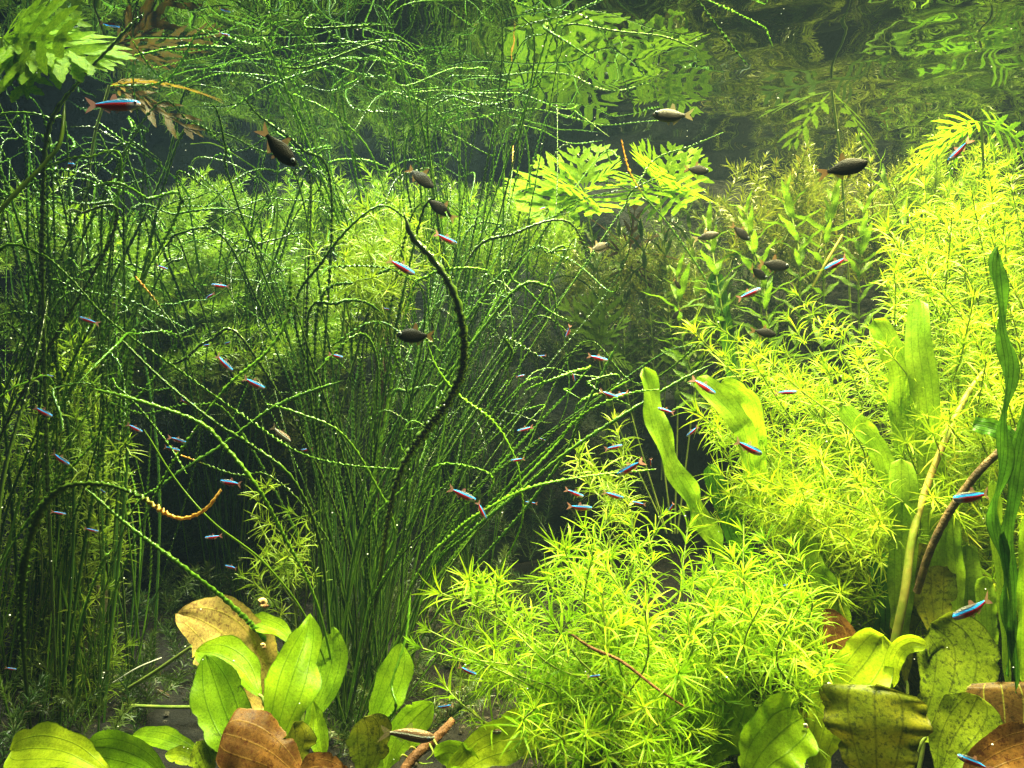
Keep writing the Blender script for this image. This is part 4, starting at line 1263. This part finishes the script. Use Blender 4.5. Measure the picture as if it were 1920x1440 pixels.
# ------------------------------------------------------------------ fish
def mat_fish(kind):
    T = NT('fish_' + kind)
    tc = T.n('ShaderNodeTexCoord')
    sx = T.n('ShaderNodeSeparateXYZ')
    T.l(tc.outputs['Object'], sx.inputs[0])
    p = T.n('ShaderNodeBsdfPrincipled')
    x, z = sx.outputs[0], sx.outputs[2]
    nz = T.noise(70, 2)
    zz = T.math('ADD', z, T.math('MULTIPLY', T.math('SUBTRACT', nz, .5), .02))
    if kind == 'cardinal':
        # z in lengths: back dark, neon stripe, red flank, pale throat
        zr = T.math('ADD', T.math('MULTIPLY', zz, 4.0), .5)
        col = T.ramp(zr, [(0.0, (.50, .16, .13)), (.20, (.60, .03, .03)), (.55, (.62, .02, .025)), (.58, (.015, .20, .85)), (.65, (.03, .42, 1.0)), (.75, (.015, .20, .80)), (.81, (.02, .025, .04)), (1.0, (.03, .035, .03))])
        throat = T.math('MULTIPLY', T.step(x, .22, .34), T.math('SUBTRACT', 1.0, T.step(zz, -.01, .02)))
        col = T.mix(throat, col, (.55, .5, .5))
        tail = T.math('SUBTRACT', 1.0, T.step(x, -.44, -.34))
        col = T.mix(tail, col, (.45, .12, .10))
        met, ro = .15, .3
    elif kind == 'dark':
        zr = T.math('ADD', T.math('MULTIPLY', zz, 2.4), .5)
        col = T.ramp(zr, [(0.0, (.045, .03, .02)), (.35, (.012, .010, .008)), (.7, (.003, .003, .003)), (1.0, (.003, .0025, .0025))])
        met, ro = .0, .5
    elif kind == 'silver':
        zr = T.math('ADD', T.math('MULTIPLY', zz, 2.4), .5)
        col = T.ramp(zr, [(0.0, (.16, .14, .10)), (.4, (.10, .085, .065)), (.6, (.035, .028, .022)), (1.0, (.08, .06, .035))])
        met, ro = .3, .35
    else:
        zr = T.math('ADD', T.math('MULTIPLY', zz, 4.0), .5)
        col = T.ramp(zr, [(0.0, (.22, .16, .10)), (.44, (.14, .09, .05)), (.47, (.05, .03, .02)), (.53, (.05, .03, .02)), (.56, (.5, .55, .5)), (.62, (.5, .55, .5)), (.66, (.12, .07, .04)), (1.0, (.16, .10, .06))])
        met, ro = .3, .35
    T.l(col, p.inputs['Base Color'])
    p.inputs['Metallic'].default_value = met
    p.inputs['Roughness'].default_value = ro
    p.inputs['Specular IOR Level'].default_value = .08 if kind == 'dark' else .25
    b = T.n('ShaderNodeBump')
    b.inputs['Strength'].default_value = .25
    b.inputs['Distance'].default_value = .01
    vo = T.n('ShaderNodeTexVoronoi')
    vo.inputs['Scale'].default_value = 45
    T.l(tc.outputs['Object'], vo.inputs['Vector'])
    if kind in ('dark', 'silver'):
        gl_ = T.math('MULTIPLY', T.step(vo.outputs[0], .18, .02), T.math('MULTIPLY', T.step(x, -.3, .1), .35))  # pale scale glints painted into the base colour
        T.l(T.mix(gl_, col, (.07, .06, .045)), p.inputs['Base Color'])
    T.l(vo.outputs[0], b.inputs['Height'])
    T.l(b.outputs[0], p.inputs['Normal'])
    T.l(p.outputs[0], T.out.inputs[0])
    return T.m


def mat_fin(name, col, alpha):
    T = NT(name)
    d = T.n('ShaderNodeBsdfTranslucent')
    d.inputs[0].default_value = (*col, 1)
    d2 = T.n('ShaderNodeBsdfDiffuse')
    d2.inputs[0].default_value = (*col, 1)
    t = T.n('ShaderNodeBsdfTransparent')
    m1 = T.n('ShaderNodeMixShader')
    T.l(d.outputs[0], m1.inputs[1])
    T.l(d2.outputs[0], m1.inputs[2])
    m2 = T.n('ShaderNodeMixShader')
    m2.inputs[0].default_value = alpha
    T.l(t.outputs[0], m2.inputs[1])
    T.l(m1.outputs[0], m2.inputs[2])
    T.l(m2.outputs[0], T.out.inputs[0])
    return T.m


def simple(name, col, rough, met=0.0):
    T = NT(name)
    p = T.n('ShaderNodeBsdfPrincipled')
    p.inputs['Base Color'].default_value = (*col, 1)
    p.inputs['Roughness'].default_value = rough
    p.inputs['Metallic'].default_value = met
    T.l(p.outputs[0], T.out.inputs[0])
    return T.m


M['eye'] = simple('fish_eye', (.12, .15, .18), .3, .2)
M['pupil'] = simple('fish_pupil', (.005, .005, .006), .1)


def fish_meshes(kind, H, Wd, top, bot, finc, fina, bend=0.0):
    """length 1 along X, head at +0.5"""
    st = np.array([-.36, -.30, -.2, -.08, .05, .18, .28, .36, .42, .465, .49, .5])
    hh = np.array(top) * H
    bb = np.array(bot) * H
    ww = np.array([.12, .2, .45, .75, .95, 1.0, .98, .9, .74, .5, .3, .05]) * Wd
    k = 14
    th = np.linspace(0, 2 * math.pi, k, endpoint=False)
    G = np.zeros((len(st), k, 3))
    for i in range(len(st)):
        c, s = np.cos(th), np.sin(th)
        zz = np.where(s > 0, s * hh[i], s * bb[i])
        G[i] = np.stack([np.full(k, st[i]), c * ww[i], zz], -1)
    G[:, :, 1] += bend * (G[:, :, 0] - .15) ** 2 * np.sign(.15 - G[:, :, 0])
    mb = MB()
    mb.grid(G, None, True)
    if kind not in FMAT:
        FMAT[kind] = (mat_fish(kind), mat_fin('fish_fin_' + kind, finc, fina))
    body = mb.mesh('body', FMAT[kind][0])
    fm = FMAT[kind][1]

    def fan(pts, th=.004):
        mb = MB()
        q = np.array(pts, float)
        n = len(q)
        a = np.stack([q[:, 0], th + bend * (q[:, 0] - .15) ** 2 * np.sign(.15 - q[:, 0]), q[:, 1]], -1)
        mb.add(a, [(0, i, i + 1) for i in range(1, n - 1)])
        return mb

    tail = fan([(-.34, 0), (-.35, H * .28), (-.43, .10), (-.56, .17), (-.52, .08), (-.46, 0), (-.52, -.08), (-.56, -.17), (-.43, -.10), (-.35, -H * .28)]).mesh('tail_fin', fm)
    zt = np.interp(.02, st, hh)
    dors = fan([(.06, zt * .93), (.02, zt + H * .9), (-.04, zt + H * .8), (-.09, zt * 1.0), (-.09, np.interp(-.09, st, hh) * .9)]).mesh('dorsal_fin', fm)
    zb = np.interp(-.08, st, bb)
    anal = fan([(-.05, -zb * .95), (-.1, -zb - H * .55), (-.2, -np.interp(-.2, st, bb) - H * .28), (-.3, -np.interp(-.3, st, bb) * .9)]).mesh('anal_fin', fm)
    zp = np.interp(.1, st, bb)
    pelv = fan([(.1, -zp * .95), (.04, -zp - H * .5), (0, -zp - H * .25), (.02, -zp * .9)]).mesh('pelvic_fin', fm)
    mb = MB()
    er = H * .30
    mb.add(IV2 * np.array([er, er * .35, er]), IF2)
    eye = mb.mesh('eye', M['eye'])
    mb = MB()
    mb.add(IV2 * np.array([er * .55, er * .22, er * .55]), IF2)
    pup = mb.mesh('pupil', M['pupil'])
    return dict(body=body, tail=tail, dors=dors, anal=anal, pelv=pelv, eye=eye, pup=pup, ey=(.40, np.interp(.40, st, ww) * .86, H * .12), er=er)


FMAT = {}
FSPEC = {
    'cardinal': (.125, .07, [.28, .36, .55, .78, .95, 1.0, .95, .84, .68, .46, .26, .05], [.28, .34, .56, .85, 1.02, 1.05, 1.0, .88, .7, .48, .28, .05], (.55, .25, .22), .6),
    'dark': (.185, .08, [.26, .3, .55, .88, 1.05, 1.0, .85, .66, .48, .3, .16, .04], [.26, .32, .66, 1.0, 1.1, 1.1, 1.0, .8, .6, .38, .2, .04], (.20, .11, .05), .8),
    'silver': (.17, .08, [.26, .3, .55, .88, 1.05, 1.0, .85, .66, .48, .3, .16, .04], [.26, .32, .66, 1.0, 1.1, 1.1, 1.0, .8, .6, .38, .2, .04], (.40, .32, .18), .75),
    'pencil': (.125, .075, [.3, .4, .62, .85, .95, 1.0, .95, .84, .68, .46, .26, .05], [.3, .38, .6, .85, 1.02, 1.05, 1.0, .88, .7, .48, .28, .05], (.28, .2, .12), .4),
}

FM = {k: [fish_meshes(k, *v, bend=b) for b in (-.55, 0.0, .55)] for k, v in FSPEC.items()}
FG = {'cardinal': 'cardinal tetras swimming among the plants', 'dark': 'dark tetras', 'silver': 'dark tetras', 'pencil': 'brown bottom fish'}


def fish(kind, h, t, d, label, yaw=0.0, detail=True):
    """h, t = head and tail pixel"""
    A, B = at(*h, d), at(*t, d)
    L = (A - B).length
    v = (A - B).normalized()
    depth = Vector((0, 1, 0))
    v = (v * math.cos(yaw) + depth * math.sin(yaw)).normalized()
    L = L / max(math.cos(yaw), .3)
    c = (A + B) / 2
    up = Vector((0, 0, 1)) if abs(v.z) < .9 else Vector((1 if v.z < 0 else -1, 0, .2))
    if c.z > SURF - .02:
        c.z = SURF - .02
    o = bpy.data.objects.new('fish', None)
    o.empty_display_size = .01
    COL.objects.link(o)
    o.matrix_basis = basis(c, v, up, L, R(-.12, .12))
    o['label'] = label
    o['category'] = 'fish'
    o['group'] = FG[kind]
    f = random.choice(FM[kind])
    part('body', f['body'], o)
    part('tail_fin', f['tail'], o)
    if detail:
        part('dorsal_fin', f['dors'], o)
        part('anal_fin', f['anal'], o)
        part('pelvic_fin', f['pelv'], o)
        for sg in (-1, 1):
            e = part('eye', f['eye'], o, Matrix.Translation((f['ey'][0], sg * f['ey'][1], f['ey'][2])))
            part('pupil', f['pup'], e, Matrix.Translation((.01, sg * f['er'] * .22, 0)))
    return o


C = 'cardinal'
fish_list = [
    # kind, head, tail, depth, label, yaw
    (C, (262, 194), (168, 199), .72, 'large red cardinal tetra swimming right before the rust lobed leaves', .1),
    (C, (223, 12), (192, 6), 1.3, 'red cardinal tetra swimming right at the top edge left of the middle', .2),
    (C, (146, 312), (114, 305), 1.0, 'pale pink and blue cardinal tetra facing the viewer below the largest one', -.5),
    (C, (2, 150), (-30, 158), 1.0, 'cardinal tetra cut off by the left edge near the top', 0),
    (C, (430, 13), (412, 22), 1.25, 'tiny cyan cardinal tetra near the top edge left of centre', .4),
    ('dark', (553, 308), (495, 250), .78, 'dark tetra diving right below the long hanging blade', .1),
    ('dark', (195, 345), (216, 336), 1.2, 'small dim dark tetra among the upper left blades', .6),
    ('dark', (812, 352), (767, 313), 1.2, 'dark tetra diving right at the mirror line in the centre', .1),
    ('dark', (806, 378), (852, 408), 1.2, 'dark tetra facing left above the thick black blade', -.1),
    (C, (857, 456), (816, 440), 1.25, 'red cardinal tetra right of the thick black blade tip', .2),
    (C, (1023, 388), (1011, 393), 1.6, 'tiny blue cardinal tetra against the bright green mass', .3),
    ('silver', (1141, 456), (1103, 471), 1.35, 'grey silver tetra in the shade below the first lobed rosette', .2),
    ('silver', (1224, 212), (1293, 222), .88, 'silver brown tetra facing left before the dark top right water', .1),
    ('dark', (1625, 306), (1545, 320), .80, 'black tetra with clear fins facing right below the rippled reflection', 0),
    ('dark', (1330, 320), (1284, 317), 1.25, 'dark tetra emerging right from the second lobed rosette', .1),
    (C, (1781, 300), (1813, 267), 1.1, 'blue grey cardinal tetra diving left before the yellow reflections', .2),
    ('silver', (1347, 438), (1304, 447), 1.3, 'grey tetra facing right above the toothed lance leaves', 0),
    ('dark', (1406, 449), (1371, 423), 1.3, 'dark tetra diving right above the toothed lance leaves', .2),
    ('dark', (1480, 500), (1424, 493), 1.2, 'long dark tetra facing right, upper of the pair near the straw', 0),
    ('dark', (1440, 522), (1402, 502), 1.25, 'dark tetra facing right, lower of the pair near the straw', .2),
    ('dark', (1278, 540), (1262, 525), 1.4, 'small grey tetra left of the lance leaves, upper of two', .6),
    ('dark', (1262, 598), (1274, 580), 1.4, 'small grey tetra left of the lance leaves, lower of two', .6),
    ('dark', (1455, 628), (1412, 618), 1.12, 'dim dark tetra in the gap above the right stargrass', .1),
    ('dark', (743, 627), (812, 632), .95, 'dark tetra facing left in the middle of the central clump', 0),
    (C, (312, 504), (296, 498), 1.3, 'tiny red cardinal tetra in the upper left weed', .5),
    (C, (398, 534), (428, 538), 1.15, 'cardinal tetra with bright blue back facing left before the arching weed', -.3),
    (C, (385, 560), (400, 550), 1.2, 'small cardinal tetra just below the blue backed one', .5),
    (C, (150, 595), (181, 606), 1.12, 'thin blue cardinal tetra streak facing left at the upper left', 0),
    (C, (380, 648), (396, 646), 1.2, 'tiny blue cardinal tetra, left of a pair over dark water', .4),
    (C, (419, 645), (437, 641), 1.2, 'tiny blue cardinal tetra, right of a pair over dark water', .4),
    (C, (437, 695), (403, 666), 1.1, 'cardinal tetra diving right, upper of two beside the long pale blade', 0),
    (C, (497, 728), (454, 709), 1.1, 'cardinal tetra diving right, lower of two beside the long pale blade', 0),
    (C, (98, 706), (82, 702), 1.2, 'faint tiny blue cardinal tetra by the left stargrass', .4),
    (C, (362, 758), (339, 750), 1.2, 'small blue cardinal tetra sliver under the crossing blades', .2),
    (C, (98, 781), (62, 763), 1.08, 'cardinal tetra heading right in the left clump, upper one', .1),
    (C, (130, 871), (96, 850), 1.08, 'cardinal tetra heading right in the left clump, lower one', .1),
    (C, (265, 810), (240, 795), 1.1, 'cardinal tetra where the pale stalk begins', .3),
    (C, (348, 830), (319, 819), 1.15, 'pale blue cardinal tetra streak, upper of two left of centre', 0),
    (C, (338, 845), (305, 838), 1.15, 'pale blue cardinal tetra streak, lower of two left of centre', 0),
    ('pencil', (546, 828), (508, 800), 1.4, 'dim brownish fish in the dark water left of the central clump', 0),
    (C, (564, 844), (588, 842), 1.3, 'blue cardinal tetra streak left of the central clump', 0),
    (C, (412, 902), (454, 908), .93, 'cardinal tetra facing left beside the faded orange blade tip', 0),
    (C, (186, 918), (201, 925), 1.2, 'tiny blue cardinal tetra above the arching orange tipped blade', .4),
    (C, (121, 965), (100, 958), 1.05, 'small red and blue cardinal tetra in the lower part of the left clump', .4),
    (C, (777, 514), (728, 486), 1.05, 'red cardinal tetra diving right left of the thick black blade', .1),
    (C, (643, 670), (617, 664), 1.15, 'blue cardinal tetra at the left border of the central clump', .1),
    (C, (732, 581), (718, 577), 1.3, 'tiny blue cardinal tetra beside the mossy driftwood top', .4),
    (C, (1060, 634), (1071, 611), 1.3, 'red cardinal tetra pointing down left of the small shaded lobed plant', .2),
    (C, (1078, 717), (1074, 697), 1.35, 'small orange cardinal tetra pointing down below the small shaded lobed plant', .3),
    (C, (1008, 668), (1025, 667), 1.4, 'small blue cardinal tetra left of the red one pointing down', .4),
    (C, (1139, 676), (1104, 666), 1.15, 'cardinal tetra swimming right below the small shaded lobed plant', 0),
    (C, (983, 703), (970, 706), 1.4, 'tiny bright blue cardinal tetra right of the central clump', .5),
    (C, (1160, 746), (1126, 734), 1.12, 'cardinal tetra pointing right, left of two meeting head to head', 0),
    (C, (1148, 746), (1178, 735), 1.15, 'cardinal tetra pointing left, right of two meeting head to head', .1),
    (C, (1234, 765), (1262, 774), 1.05, 'cardinal tetra facing left before the long ruffled strap leaf', .1),
    (C, (970, 808), (999, 801), 1.3, 'cardinal tetra facing left above the blades right of the clump', 0),
    (C, (1023, 826), (1010, 821), 1.35, 'tiny blue cardinal tetra above the crossing blades', .4),
    (C, (958, 864), (983, 860), 1.05, 'orange red cardinal tetra at the bend of a pale blade', 0),
    (C, (1167, 835), (1135, 842), 1.1, 'red bellied cardinal tetra facing right by the thin stargrass sprig', 0),
    (C, (1158, 891), (1204, 863), 1.0, 'silvery pink cardinal tetra pointing down left near the strap leaf', .1),
    (C, (1222, 876), (1220, 860), 1.2, 'tiny pale red cardinal tetra beside the ruffled strap leaf', .4),
    (C, (892, 938), (843, 916), .98, 'large cardinal tetra swimming right on the central clump', 0),
    (C, (911, 974), (896, 941), 1.0, 'red cardinal tetra pointing down right of the large central one', .2),
    (C, (1094, 931), (1061, 918), 1.08, 'cardinal tetra swimming right, upper left of three above the front stargrass', 0),
    (C, (1110, 952), (1066, 951), 1.02, 'cardinal tetra swimming right, lowest of three above the front stargrass', 0),
    (C, (1169, 934), (1131, 923), 1.04, 'cardinal tetra swimming right, rightmost of three above the front stargrass', 0),
    (C, (985, 941), (1007, 944), 1.3, 'blue cardinal tetra streak right of the red one pointing down', 0),
    (C, (1186, 941), (1210, 946), 1.2, 'blue cardinal tetra streak touching the top of the front stargrass', 0),
    (C, (1254, 960), (1264, 942), 1.05, 'red cardinal tetra at the top right of the front stargrass', .4),
    (C, (1545, 506), (1592, 482), .95, 'bright cardinal tetra facing down left beside the tan straw', 0),
    (C, (1426, 541), (1384, 560), 1.05, 'cardinal tetra facing up right before the toothed lance leaves', 0),
    (C, (1340, 738), (1300, 710), 1.06, 'dim reddish cardinal tetra before the paired strap leaves', 0),
    (C, (1493, 735), (1457, 736), 1.0, 'cardinal tetra facing right before the right stargrass', .1),
    (C, (1288, 818), (1308, 800), 1.05, 'cardinal tetra facing down left at the left fringe of the right stargrass', .1),
    (C, (1430, 852), (1376, 827), .95, 'large cardinal tetra diving right before the right stargrass', 0),
    (C, (1784, 935), (1863, 927), .72, 'large cardinal tetra facing left before the twig at the right', 0),
    (C, (1786, 1158), (1862, 1127), .74, 'large pale blue cardinal tetra facing down left over the mottled olive leaf', .1),
    (C, (1797, 1418), (1850, 1437), .8, 'neon blue cardinal tetra over the reddish dead leaf in the corner', 0),
    (C, (183, 997), (160, 990), 1.15, 'small blue cardinal tetra low in the left clump', .2),
    (C, (385, 1008), (413, 1005), 1.2, 'thin blue cardinal tetra streak under the faded orange tip', 0),
    (C, (421, 1061), (446, 1065), 1.15, 'small cardinal tetra by the lowest whorl of the sprig', .1),
    (C, (29, 1256), (12, 1251), 1.1, 'blue cardinal tetra at the lower left edge', .3),
    ('pencil', (316, 1310), (292, 1288), 1.4, 'dim brown fish above the gravel left of the sword plant', .3),
    ('pencil', (814, 1386), (720, 1366), .92, 'brown fish with a silver line facing right beside the reddish root', 0),
    ('pencil', (940, 1372), (886, 1368), .96, 'brown fish half hidden under the front stargrass', 0),
    (C, (893, 1264), (860, 1252), .88, 'cardinal tetra inside the left part of the front stargrass', 0),
    (C, (1125, 1266), (1103, 1270), .86, 'small cardinal tetra inside the middle of the front stargrass', .1),
    (C, (822, 1326), (850, 1322), .92, 'blue cardinal tetra streak under the lower left stargrass tips', 0),
    (C, (1470, 1099), (1490, 1094), 1.0, 'tiny blue cardinal tetra in the gap between the two right stargrass bushes', .3),
]
for kind, h, t, d, lab, yaw in fish_list:
    ln = math.hypot(h[0] - t[0], h[1] - t[1])
    fish(kind, h, t, d, lab, yaw, ln > 24)

# ------------------------------------------------------------------ haze in the water
T = NT('haze')
pv = T.n('ShaderNodeVolumePrincipled')
pv.inputs['Color'].default_value = (0.40, 0.64, 1.0, 1)
pv.inputs['Density'].default_value = 0.011
pv.inputs['Anisotropy'].default_value = 0.35
T.l(pv.outputs[0], T.out.inputs['Volume'])
lo, hi = np.array((-2.6, -0.6, FLOOR - 1.0)), np.array((2.6, BACK + 0.5, SURF + 0.30))
mb = MB()
V = np.array([[(lo, hi)[i][0], (lo, hi)[j][1], (lo, hi)[k][2]] for i in (0, 1) for j in (0, 1) for k in (0, 1)])
mb.add(V, [(0, 1, 3, 2), (4, 6, 7, 5), (0, 4, 5, 1), (2, 3, 7, 6), (0, 2, 6, 4), (1, 5, 7, 3)])
solo('haze', mb.mesh('haze', T.m, False), 'faint milky haze in the tank water', 'haze', 'stuff')
